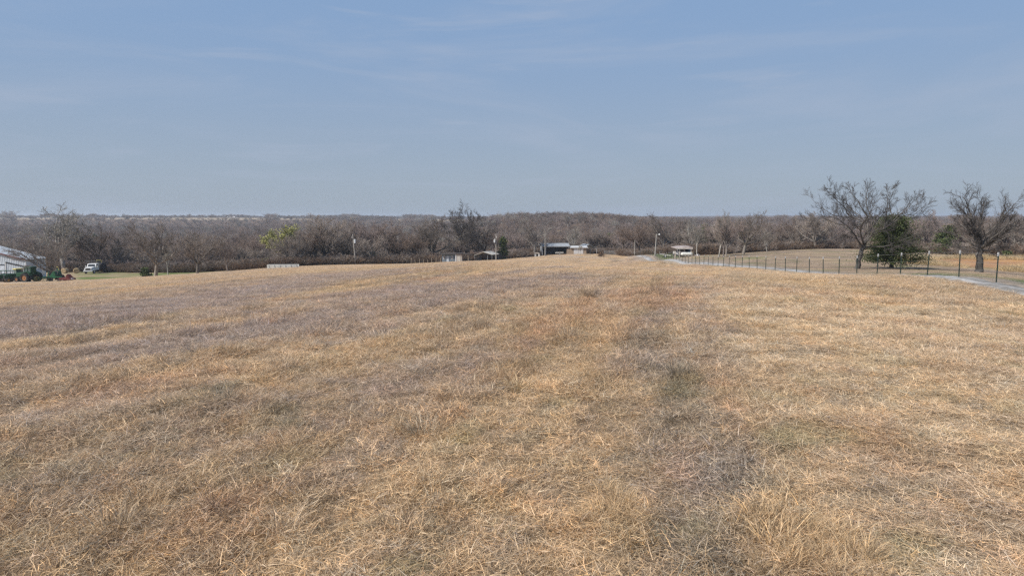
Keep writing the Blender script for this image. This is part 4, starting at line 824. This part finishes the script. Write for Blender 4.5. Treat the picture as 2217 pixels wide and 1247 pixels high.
# round-roofed metal carport right of it
loc = site(1276, 268)
cp = thing('metal_carport', 'open metal carport with a peaked roof right of the brick garage', 'carport', loc, R(14)); a = 18*s_; hh = 13*s_
MB().prism([(-a,hh-.1),(0,hh+1.3),(a,hh-.3),(a,hh-.2),(0,hh+1.42),(-a,hh+.02)], 0, 7).build('roof', M_roofm, cp)
for xx in (-a+.1, a-.1):
    for yy in (.1, 3.4, 6.9): MB().tube((xx,yy,-.3), (xx,yy,hh-.2), .05, n=6).build('post', M_white, cp)
for yy in (.1, 6.9): MB().tube((a-.1,yy,hh-1.1), (a-1.1,yy,hh+.25), .04, n=6).build('brace', M_white, cp)
# shelter over the white truck at the right
loc = site(1482, 146); s_ = 146/F
sh_ = thing('vehicle_shelter', 'flat-roofed open shelter on pale posts over a white truck', 'shelter', loc, R(-4)); a = 17*s_; hh = 19*s_
MB().prism([(-a-.35,hh-.05),(a*.98,hh+.1),(a*.98,hh+.24),(0,hh+.3),(-a-.35,hh+.08)], -.4, 5.4).build('roof', mat('roof_rusty', (.34,.24,.21), .6, .3, 1.5, stain=(.50,.46,.43)), sh_)
MB().box(-a-.3, a*.97, -.5, -.41, hh-.16, hh+.06).build('fascia', mat('fascia_pale', (.52,.48,.44), .7), sh_)
for xx in (-a+.6, a-.35):
    for yy in (-.2, 5.0): MB().box(xx-.1, xx+.1, yy, yy+.2, -.3, hh-.06).build('post', mat('post_tan', (.45,.42,.36), .8), sh_)
MB().box(.9, a-.5, 4.6, 4.7, -.2, 1.6).build('back_panel', mat('tin_dark', (.16,.18,.20)), sh_)
# farmhouse far off
loc = site(500, 2080); fh = thing('farmhouse', 'tiny white farmhouse on the far ridge at the left', 'house', loc)
k_ = 2080/F; MB().box(-8*k_*1., 8*k_, 0, 9, -1, 2.7).build('wall', mat('house_cream', (.48,.45,.41), .7), fh); MB().prism([(-1,2.71),(4.5,5.2),(10,2.71)], -8.5*k_, 8.5*k_, 'x').build('roof', mat('roof_light', (.5,.47,.45)), fh)
for xx in (-8, -3, 3, 8): MB().box(xx-.7, xx+.7, -.08, -.003, 1, 2.2).build('window', M_win, fh)
# long white tank in the grass
loc = site(613, 150); s_ = 150/F
tk = thing('feed_bunk', 'long low white feed bunk lying at the edge of the field', 'trough', loc, R(6)); a = 33*s_
MB().prism([(-.35,-.2),(.35,-.2),(.45,.72),(.38,.72),(.28,.1),(-.28,.1),(-.38,.72),(-.45,.72)], -a, a, 'x').build('trough', mat('bunk_white', (.58,.60,.58), .6, .12, 1.5), tk)
for q in range(6): MB().box(-a+.3+q*(2*a-.8)/5, -a+.42+q*(2*a-.8)/5, -.5, -.46, -.1, .72).build('rib', mat('bunk_rib', (.5,.52,.50), .6), tk)

# ------------------------------------------------------------------ vehicles and implements
M_jd = mat('tractor_green', (.022,.075,.038), .45, .25); M_jdy = mat('hub_yellow', (.50,.36,.06), .5, .3, stain=(.33,.16,.07)); M_tyre = mat('tyre', (.035,.033,.032), .9); M_cabg = mat('cab_glass', (.08,.13,.13), .12, .2, spec=.6); M_rust = mat('hub_rust', (.30,.14,.06), .7, .3); M_ired = mat('implement_red', (.12,.028,.024), .6, .3)
M_steel = mat('steel_dark', (.07,.07,.07), .5); M_yel = mat('faded_yellow', (.50,.43,.14), .6); M_chrome = mat('chrome', (.5,.5,.5), .25, metal=.8)
def wheel(parent, x, y, r, w, hub=None, tyre=None):
    h = MB().ring((0,0,0), (0,1,0), r, r*.58, w, 22).build('wheel', tyre or M_tyre, parent, (x, y, r)); 
    rm = MB().tube((0,-w*.22,0), (0,w*.22,0), r*.57, n=16).tube((0,-w*.34,0), (0,w*.34,0), r*.2, n=10); rm.build('rim', hub or M_jdy, h)
    lg = MB()
    for k_ in range(16):
        t_ = k_/16*2*math.pi; c, s = math.cos(t_), math.sin(t_); lg.add([(r*c*.97,-w*.42,r*s*.97),(r*c*.97+.04*-s,w*.42,r*s*.97+.04*c),(r*1.035*c+.04*-s,w*.42,r*1.035*s+.04*c),(r*1.035*c,-w*.42,r*1.035*s)],[(0,1,2,3)])
    lg.build('tread', tyre or M_tyre, h); return h
def tractor(px, Y, rz, sc_, label, cab='cab', roof=None, dual=False, hub=None):
    loc = site(px, Y); t = thing('tractor', label, 'tractor', loc, rz, 'green farm tractors parked by the barn'); t.scale = (sc_,)*3
    MB().prism([(.3,.95),(2.35,.9),(2.42,1.1),(2.38,1.62),(2.15,1.72),(.3,1.8)], -.36, .36).build('hood', M_jd, t, bevel=.03)
    MB().box(-.6, 2.3, -.22, .22, .55, .96).box(-1.0,-.55,-.3,.3,.5,1.1).build('chassis', M_steel, t)
    MB().box(2.36, 2.46, -.3, .3, .95, 1.55).build('grille', M_dark, t)
    for s in (-1, 1):
        wheel(t, -.45, s*.95, .86, .48, hub); wheel(t, 1.95, s*.8, .48, .28, hub)
        MB().prism([(-1.35,1.25),(-1.1,1.75),(-.6,1.95),(.0,1.9),(.35,1.5),(.3,1.42),(-.05,1.78),(-.6,1.84),(-1.0,1.66),(-1.25,1.22)], s*.95-.27, s*.95+.27).build('fender', M_jd, t)
        if dual: wheel(t, -.45, s*1.55, .86, .45, hub)
    if cab == 'cab':
        c = MB().box(-1.0, .35, -.66, .66, 1.3, 1.75).box(-1.0,-.92,-.66,.66,1.75,2.65); 
        for x_, y_ in ((-.96,-.62),(-.96,.62),(.3,-.62),(.3,.62),(-.3,-.62),(-.3,.62)): c.box(x_-.045, x_+.045, y_-.045, y_+.045, 1.7, 2.66)
        c = c.build('cab', M_jd, t); MB().box(-.94, .30, -.60, .60, 1.76, 2.63).build('window', M_cabg, c)
        MB().box(-1.1, .5, -.74, .74, 2.665, 2.85, .05).build('cab_roof', roof or M_jd, t)
    else:
        for x_, y_ in ((-.9,-.6),(-.9,.6),(.15,-.6),(.15,.6)): MB().box(x_-.04, x_+.04, y_-.04, y_+.04, 1.3, 2.6).build('canopy_post', M_jd, t)
        MB().box(-1.1, .4, -.75, .75, 2.605, 2.7, .03).build('canopy', roof or M_jd, t); MB().box(-.7, -.2, -.25, .25, 1.3, 1.45).box(-.72,-.64,-.25,.25,1.45,1.85).build('seat', M_steel, t)
    MB().tube((1.3,.15,1.7), (1.3,.15,2.6), .05, n=8).build('exhaust', M_steel, t); MB().tube((.3,0,1.7), (-.02,0,1.95), .02, n=6).build('steering_column', M_steel, t)
    return t
tractor(4, 156, R(200), .95, 'green tractor at the extreme left edge under the barn wall', 'open')
tractor(18, 153, R(215), .95, 'green tractor with an open post canopy, second from the left edge', 'open')
tractor(38, 152, R(238), 1.05, 'green cab tractor with a pale yellow roof in the row', 'cab', M_yel)
tractor(64, 150, R(172), 1.18, 'large green cab tractor with rust-coloured rear hubs', 'cab', None, True, M_rust)
# implement pieces
def implement(name, label, cat, px, Y, rz, fn): 
    t = thing(name, label, cat, site(px, Y), rz); fn(t); return t
def baler(t):
    MB().prism([(-1.3,.5),(1.2,.5),(1.35,1.2),(.9,2.3),(-.2,2.75),(-1.1,2.2),(-1.4,1.3)], -.8, .8).build('body', M_jd, t, bevel=.04)
    MB().prism([(-1.0,1.3),(.7,1.3),(.6,2.1),(-.2,2.45),(-.9,2.0)], -.86, -.802).build('side_panel', mat('panel_dark_green', (.02,.07,.035)), t)
    for s in (-1, 1): wheel(t, 0, s*1.1, .5, .3)
    MB().box(1.2, 3.0, -.08, .08, .5, .65).build('drawbar', M_jd, t); MB().tube((-.9,-.5,2.2),(-.6,-.5,3.1),.06,n=6).tube((-.6,-.5,3.1),(1.3,-.5,3.1),.05,n=6).build('yellow_bar', M_yel, t)
implement('hay_baler', 'dark green hay baler with a yellow bar behind the low dense tree', 'baler', 119, 156, R(160), baler)
def rake(t):
    MB().box(-1.8, 1.8, -.07, .07, .75, .88).box(-.07,.07,0,2.2,.75,.88).build('frame', M_jd, t)
    for k_ in range(5):
        w = MB().ring((0,0,0), (0,1,0), .55, .5, .05, 18)
        for j_ in range(9):
            a_ = j_/9*6.283; w.tube((0,0,0), (.55*math.cos(a_), 0, .55*math.sin(a_)), .015, n=4)
        w.build('rake_wheel', M_yel if k_ % 2 else M_jd, t, (-1.6+k_*.8, -.2, .56), .35)
    for s in (-1, 1): wheel(t, s*1.2, 1.2, .35, .18)
implement('hay_rake', 'green wheel rake with thin yellow wheels beside the large tractor', 'hay rake', 90, 150, R(25), rake)
def ring_stack(t):
    m_ = MB()
    for zz in (.2, .8, 1.3):
        pr = None
        for k_ in range(21):
            a_ = k_/20*6.283; p = (1.1*math.cos(a_), 1.1*math.sin(a_), zz)
            if pr: m_.tube(pr, p, .04, n=5)
            pr = p
    m_.build('hoop', mat('galv', (.42,.40,.36), .6), t)
    for k_ in range(14):
        a_ = k_/14*6.283; MB().tube((1.1*math.cos(a_),1.1*math.sin(a_),.2),(1.1*math.cos(a_),1.1*math.sin(a_),1.3),.03,n=5).build('bar', MATS['galv'], t)
o = implement('hay_ring', 'round pale steel hay ring propped up behind the implements', 'hay feeder', 88, 157, 0, ring_stack); o.rotation_euler = (R(70), 0, R(10)); o.location.z += 1.9
def plow(t):
    MB().box(-1.9, 1.9, -.1, .1, .85, 1.05).box(-1.5,1.5,.9,1.05,.8,.95).box(-1.2,-1.05,-.1,1.0,.8,.98).box(1.05,1.2,-.1,1.0,.8,.98).build('frame', mat('bright_green', (.025,.13,.055), .5, .2), t)
    for k_ in range(7): MB().prism([(-.05,.0),(.05,.0),(.16,.4),(.05,.86),(-.05,.86),(.05,.4)], -.03, .03).build('tine', M_steel, t, (-1.7+k_*.56, 0 if k_ % 2 else .95, 0))
    MB().prism([(-.5,1.06),(.5,1.06),(.08,1.75),(-.08,1.75)], -.05, .05).build('hitch', MATS['bright_green'], t)
implement('chisel_plow', 'bright green chisel plow standing right of the low dense tree', 'plow', 114, 149, R(8), plow)
def mower(t):
    MB().prism([(-1.4,.25),(1.4,.25),(1.3,.55),(.6,.75),(-1.2,.75)], -.9, .9).build('deck', M_ired, t, bevel=.03)
    MB().prism([(-.1,.76),(.9,.76),(.7,1.35),(.3,1.5),(0,1.2)], -.35, .35).build('gearbox', M_ired, t); MB().tube((.8,0,1.3),(1.9,0,.4),.07,n=6).tube((.3,-.5,.7),(1.2,-.6,1.35),.06,n=6).tube((1.2,-.6,1.35),(1.75,-.6,.3),.05,n=6).build('arm', M_ired, t)
    for s in (-1, 1): wheel(t, -1.2, s*.7, .32, .16, M_white)
    MB().box(1.25, 1.45, -.5, .1, .35, .65).build('guard', M_white, t)
implement('rotary_mower', 'dark red rotary cutter at the right end of the row of implements', 'mower', 146, 149, R(-6), mower)
implement('disc_mower', 'red and black mower tucked between the green plow and the red cutter', 'mower', 132, 151, R(30), lambda t: (MB().box(-1.1,1.1,-.5,.5,.3,.65,.08).build('deck', M_ired, t), MB().prism([(-.9,.66),(.9,.66),(.6,1.3),(-.2,1.45),(-.8,1.2)], -.4, .4).build('cover', M_tyre, t), wheel(t, .8, -.62, .3, .15)))
# hay bales
M_hay = mat('old_hay', (.36,.27,.16), .95, .3, 5, bump=.6)
for px, Y, lb in ((141,199,'weathered round hay bale left of the white flatbed truck'),(166,197,'round hay bale just beside the front of the white flatbed truck')):
    loc = site(px, Y); n_ = 24; m_ = MB(); R_ = .8; prof = [(-.7,.05),(-.72,R_*.8),(-.6,R_),(.6,R_),(.72,R_*.8),(.7,.05)]; rr3 = random.Random(px)
    vs = []
    for k_ in range(n_):
        t_ = k_/n_*2*math.pi
        for o_, r0 in prof: q_ = r0*(1+rr3.gauss(0,.025)); vs.append((q_*math.cos(t_), o_, R_*.95+q_*math.sin(t_)*.93))
    m_.add(vs, [(i_*6+j_, i_*6+j_+1, ((i_+1) % n_)*6+j_+1, ((i_+1) % n_)*6+j_) for i_ in range(n_) for j_ in range(5)]+[tuple(i_*6 for i_ in range(n_)), tuple(i_*6+5 for i_ in range(n_-1,-1,-1))])
    tag(m_.build('round_hay_bale', M_hay, None, loc, R(40+px)), lb, 'hay bale', 'round hay bales near the white truck')
# white flatbed truck (front to the left-camera side)
loc = site(203, 196); fb = thing('flatbed_truck', 'white medium flatbed truck with a dark load, facing the camera on the lawn', 'truck', loc, R(-84))
fb.scale = (1.30,)*3
MB().box(-4.6, 2.1, -.42, .42, .55, .8).build('chassis', M_steel, fb)
MB().prism([(.9,.75),(2.25,.7),(2.35,1.0),(2.3,1.4),(1.2,1.52),(.9,1.55)], -.72, .72).build('hood', M_white, fb, bevel=.05)
cb = MB().prism([(-.6,.75),(.95,.75),(.95,1.5),(.55,2.15),(-.5,2.2),(-.6,2.1)], -.92, .92).build('cab', M_white, fb, bevel=.05)
MB().add([(.985,-.76,1.53),(.985,.76,1.53),(.61,.70,2.06),(.61,-.70,2.06)], [(0,1,2,3)]).build('windshield', M_win, cb)
for s in (-1, 1):
    MB().prism([(-.2,1.5),(.7,1.5),(.4,2.02),(-.2,2.02)], s*.925, s*.945).build('side_window', M_win, cb); MB().box(.72,.86,s*1.22-.06,s*1.22+.06,1.45,1.8).tube((.8,s*.93,1.6),(.8,s*1.2,1.6),.02,n=5).build('mirror', M_white, cb)
    MB().prism([(1.05,.75),(2.1,.75),(2.1,.95),(1.9,1.15),(1.25,1.15),(1.05,.95)], s*.72, s*.98).build('fender', M_white, fb, bevel=.03)
    wheel(fb, 1.58, s*.85, .44, .24, M_white); wheel(fb, -3.2, s*.85, .46, .45, M_white); MB().tube((2.31,s*.55,1.08),(2.37,s*.55,1.08),.1,n=10).build('headlight', M_chrome, fb)
MB().box(2.34, 2.40, -.42, .42, .85, 1.3).build('grille', M_steel, fb); MB().box(2.38, 2.52, -.95, .95, .55, .78).build('bumper', M_white, fb)
MB().box(-4.8, -.75, -1.2, 1.2, .95, 1.1).build('flatbed', mat('bed_black', (.02,.02,.022), .7), fb)
hr = MB()
for yy in (-1.1,-.4,.4,1.1): hr.tube((-.8,yy,1.1),(-.8,yy,2.6),.04,n=6)
hr.tube((-.8,-1.2,2.6),(-.8,1.2,2.6),.05,n=6).tube((-.8,-1.2,2.6),(.6,-1.2,2.75),.05,n=6).tube((-.8,1.2,2.6),(.6,1.2,2.75),.05,n=6).tube((.6,-1.2,2.75),(.6,1.2,2.75),.05,n=6).build('headache_rack', M_steel, fb)
ld = thing('sprayer_tank_load', 'dark bundled load with a yellow frame on the bed of the white truck', 'load', fb.location+Matrix.Rotation(R(-84),3,'Z')@Vector((-3.7,0,1.43)), R(-84)); ld.scale = (1.2,)*3
MB().prism([(-1.6,0),(1.6,0),(1.45,.7),(.6,1.15),(-.8,1.05),(-1.5,.6)], -.95, .95).build('tarp', mat('tarp_black', (.025,.024,.026), .8, .4), ld, bevel=.08)
fr_ = MB(); fr_.tube((.3,-.6,1.0),(.3,-.6,1.75),.04,n=6).tube((.3,.6,1.0),(.3,.6,1.75),.04,n=6).tube((.3,-.6,1.75),(.3,.6,1.75),.04,n=6).build('frame', M_yel, ld); MB().tube((-2.2,-1.0,.2),(1.4,-1.05,.35),.05,n=6).build('pole', M_steel, ld)
# pickups and suv
def pickup(name, label, cat, px, Y, rz, paint, sc_=1.0, suv=False, group=None):
    t = thing(name, label, cat, site(px, Y), rz); t.scale = (sc_,)*3
    if suv: prof = [(-2.3,.45),(2.3,.45),(2.38,.75),(2.3,1.05),(1.2,1.18),(.7,1.78),(-2.0,1.82),(-2.35,1.2),(-2.4,.7)]
    else: prof = [(-2.6,.5),(2.5,.5),(2.58,.8),(2.5,1.08),(1.35,1.2),(.85,1.78),(-.6,1.82),(-.75,1.2),(-2.65,1.18),(-2.68,.7)]
    b = MB().prism(prof, -.9, .9).build('body', paint, t, bevel=.06)
    MB().add([(1.20,-.72,1.24),(1.20,.72,1.24),(.85,.66,1.72),(.85,-.66,1.72)] if suv else [(1.34,-.72,1.25),(1.34,.72,1.25),(.95,.66,1.74),(.95,-.66,1.74)], [(0,1,2,3)]).build('windshield', M_win, b)
    for s in (-1, 1):
        MB().prism([(-1.9 if suv else -.5,1.22),(.95,1.22),(.6,1.68),(-1.7 if suv else -.45,1.7)], s*.905, s*.915).build('side_window', M_win, b); wheel(t, 1.55, s*.8, .38, .24, M_chrome); wheel(t, -1.6, s*.8, .38, .24, M_chrome)
        MB().box(2.50 if not suv else 2.34, 2.57 if not suv else 2.42, s*.65-.16, s*.65+.16, .78, .95).build('headlight', M_chrome, t)
    MB().box(2.5 if not suv else 2.33, 2.6 if not suv else 2.45, -.42, .42, .72, .98).build('grille', M_dark, t); MB().box(2.4, 2.68, -.9, .9, .42, .62).build('bumper', M_chrome, t); MB().box(-2.75,-2.55,-.9,.9,.45,.62).build('rear_bumper', M_chrome, t); return t
M_carw = mat('car_white', (.60,.61,.63), .3, .05, spec=.5); M_card = mat('car_dark', (.03,.035,.05), .3, spec=.5)
pickup('parked_truck', 'white truck parked under the flat-roofed shelter', 'truck', 1484, 148, R(-72), M_carw, .95, True)
pickup('parked_pickup', 'small white pickup far across the meadow at the wood edge', 'truck', 1781, 200, R(170), M_carw, .62)
pickup('parked_pickup', 'dark blue vehicle parked deep inside the shelter left of the white truck', 'truck', 1472, 151, R(-80), M_card, .85)
pickup('parked_pickup', 'dark pickup parked in the right half of the open pole barn', 'truck', 1215, 266, R(-160), M_card, .95)
# pale machinery in the pole barn
mach = thing('utility_trailer', 'small pale trailer parked at the front right of the open pole barn', 'trailer', site(1211, 259), R(5)); MB().box(-1.5,1.5,-.7,.7,.5,.75).box(-1.5,1.5,-.72,-.66,.75,1.05).build('bed', mat('trailer_pale', (.40,.40,.38), .6), mach); MB().box(1.5,2.6,-.05,.05,.5,.6).build('tongue', M_steel, mach)
for s in (-1,1): wheel(mach, 0, s*.85, .32, .2, M_white)
# rounded white tank in front of the white truck
pt = thing('propane_tank', 'rounded white tank lying in front of the white truck', 'tank', site(1486.5, 141.5), R(4)); m_ = MB(); L_, R_ = .95, .38; vs = []; prof = [(-L_-.3,.02),(-L_-.22,R_*.6),(-L_,R_*.95),(-L_+.1,R_),(L_-.1,R_),(L_,R_*.95),(L_+.22,R_*.6),(L_+.3,.02)]
for k_ in range(16):
    t_ = k_/16*6.2832
    for o_, r0 in prof: vs.append((o_, r0*math.cos(t_), .55+r0*math.sin(t_)))
m_.add(vs, [(i_*8+j_, i_*8+j_+1, ((i_+1) % 16)*8+j_+1, ((i_+1) % 16)*8+j_) for i_ in range(16) for j_ in range(7)]); m_.build('shell', mat('tank_cream', (.60,.60,.55), .5), pt); MB().box(-.1,.1,-.1,.1,.9,1.03).build('valve_cover', M_steel, pt)
for xx in (-.7,.7): MB().box(xx-.06,xx+.06,-.25,.25,-.1,.2).build('foot', M_steel, pt)
# barrel, bin, tipped trailer, hutch, white bucket
br_ = MB().tube((0,0,-.05),(0,0,.9),.3,n=16); 
for zz in (.28,.6): br_.ring((0,0,zz),(0,0,1),.33,.29,.05,16)
tag(br_.build('barrel', mat('barrel_brown', (.16,.13,.09), .7), None, site(1500, 143)), 'brown drum standing right of the flat-roofed shelter', 'barrel')
bk = thing('bucket', 'small white bucket at the foot of the dark-trunked tree', 'bucket', site(1510.5, 141)); MB().tube((0,0,-.05),(0,0,.34),.17,.2,14).build('pail', M_white, bk); MB().tube((-.2,0,.34),(0,-.05,.5),.012,n=5).tube((0,-.05,.5),(.2,0,.34),.012,n=5).build('handle', M_steel, bk)
cz = thing('mailbox_cabinet', 'narrow pale cabinet on a post left of the white truck', 'cabinet', site(1460, 147)); MB().box(-.14,.14,-.1,.1,-.2,1.0).build('post', M_tan, cz); MB().box(-.3,.3,-.22,.22,1.0,1.55,.02).build('box', mat('box_pale', (.52,.5,.46)), cz)
ut = thing('tipped_trailer', 'pale flat trailer resting on its tongue left of the shelter', 'trailer', site(1441, 168), R(-12)); MB().prism([(-1.4,.75),(1.3,.35),(1.3,.47),(-1.4,.88)], -.7, .7).build('bed', mat('bed_pale', (.47,.44,.41), .7), ut); MB().tube((1.3,0,.4),(2.1,0,.05),.05,n=6).build('tongue', M_steel, ut); MB().box(-1.45,-1.38,-.7,.7,.88,1.3).build('tailgate', MATS['bed_pale'], ut)
for s in (-1,1): wheel(ut, -.1, s*.82, .3, .18, M_white)
hu = thing('animal_hutch', 'small white animal hutch with a dark opening left of the pole barn', 'hutch', site(1163, 254)); MB().box(-.95,-.35,0,1.3,-.2,1.0).box(.35,.95,0,1.3,-.2,1.0).box(-.349,.349,.0,1.3,.95,1.0).build('wall', M_white, hu); MB().prism([(-1.05,1.005),(1.05,1.005),(.7,1.3),(-.7,1.3)], -.1, 1.4).build('roof', M_tan, hu); MB().box(-.345,.345,.9,1.0,-.2,.94).build('opening', M_dark, hu)  # the opening is a near-black panel standing in for shade inside

# ------------------------------------------------------------------ haze
HAZE = 0.00016
if HAZE > 0:
    zt = 16.0; zb = float(GZ.min())-1.5
    hz_ = MB().box(-6600, 6600, -6600, 6600, zb, zt).build('haze', None or mat('tmp_haze', (1,1,1)))
    m = bpy.data.materials.new('haze'); m.use_nodes = True; n = m.node_tree.nodes; n.clear(); o_ = n.new('ShaderNodeOutputMaterial'); v_ = n.new('ShaderNodeVolumePrincipled')
    v_.inputs['Color'].default_value = (.80,.88,1.0,1); v_.inputs['Density'].default_value = HAZE; v_.inputs['Anisotropy'].default_value = .2; m.node_tree.links.new(v_.outputs[0], o_.inputs['Volume'])
    hz_.data.materials.clear(); hz_.data.materials.append(m); tag(hz_, 'faint blue haze over the valley', kind='stuff')
    print('haze z', zb, zt, 'ground max', GZ.max())
print('objects', len(bpy.data.objects), 'woods', nb_)
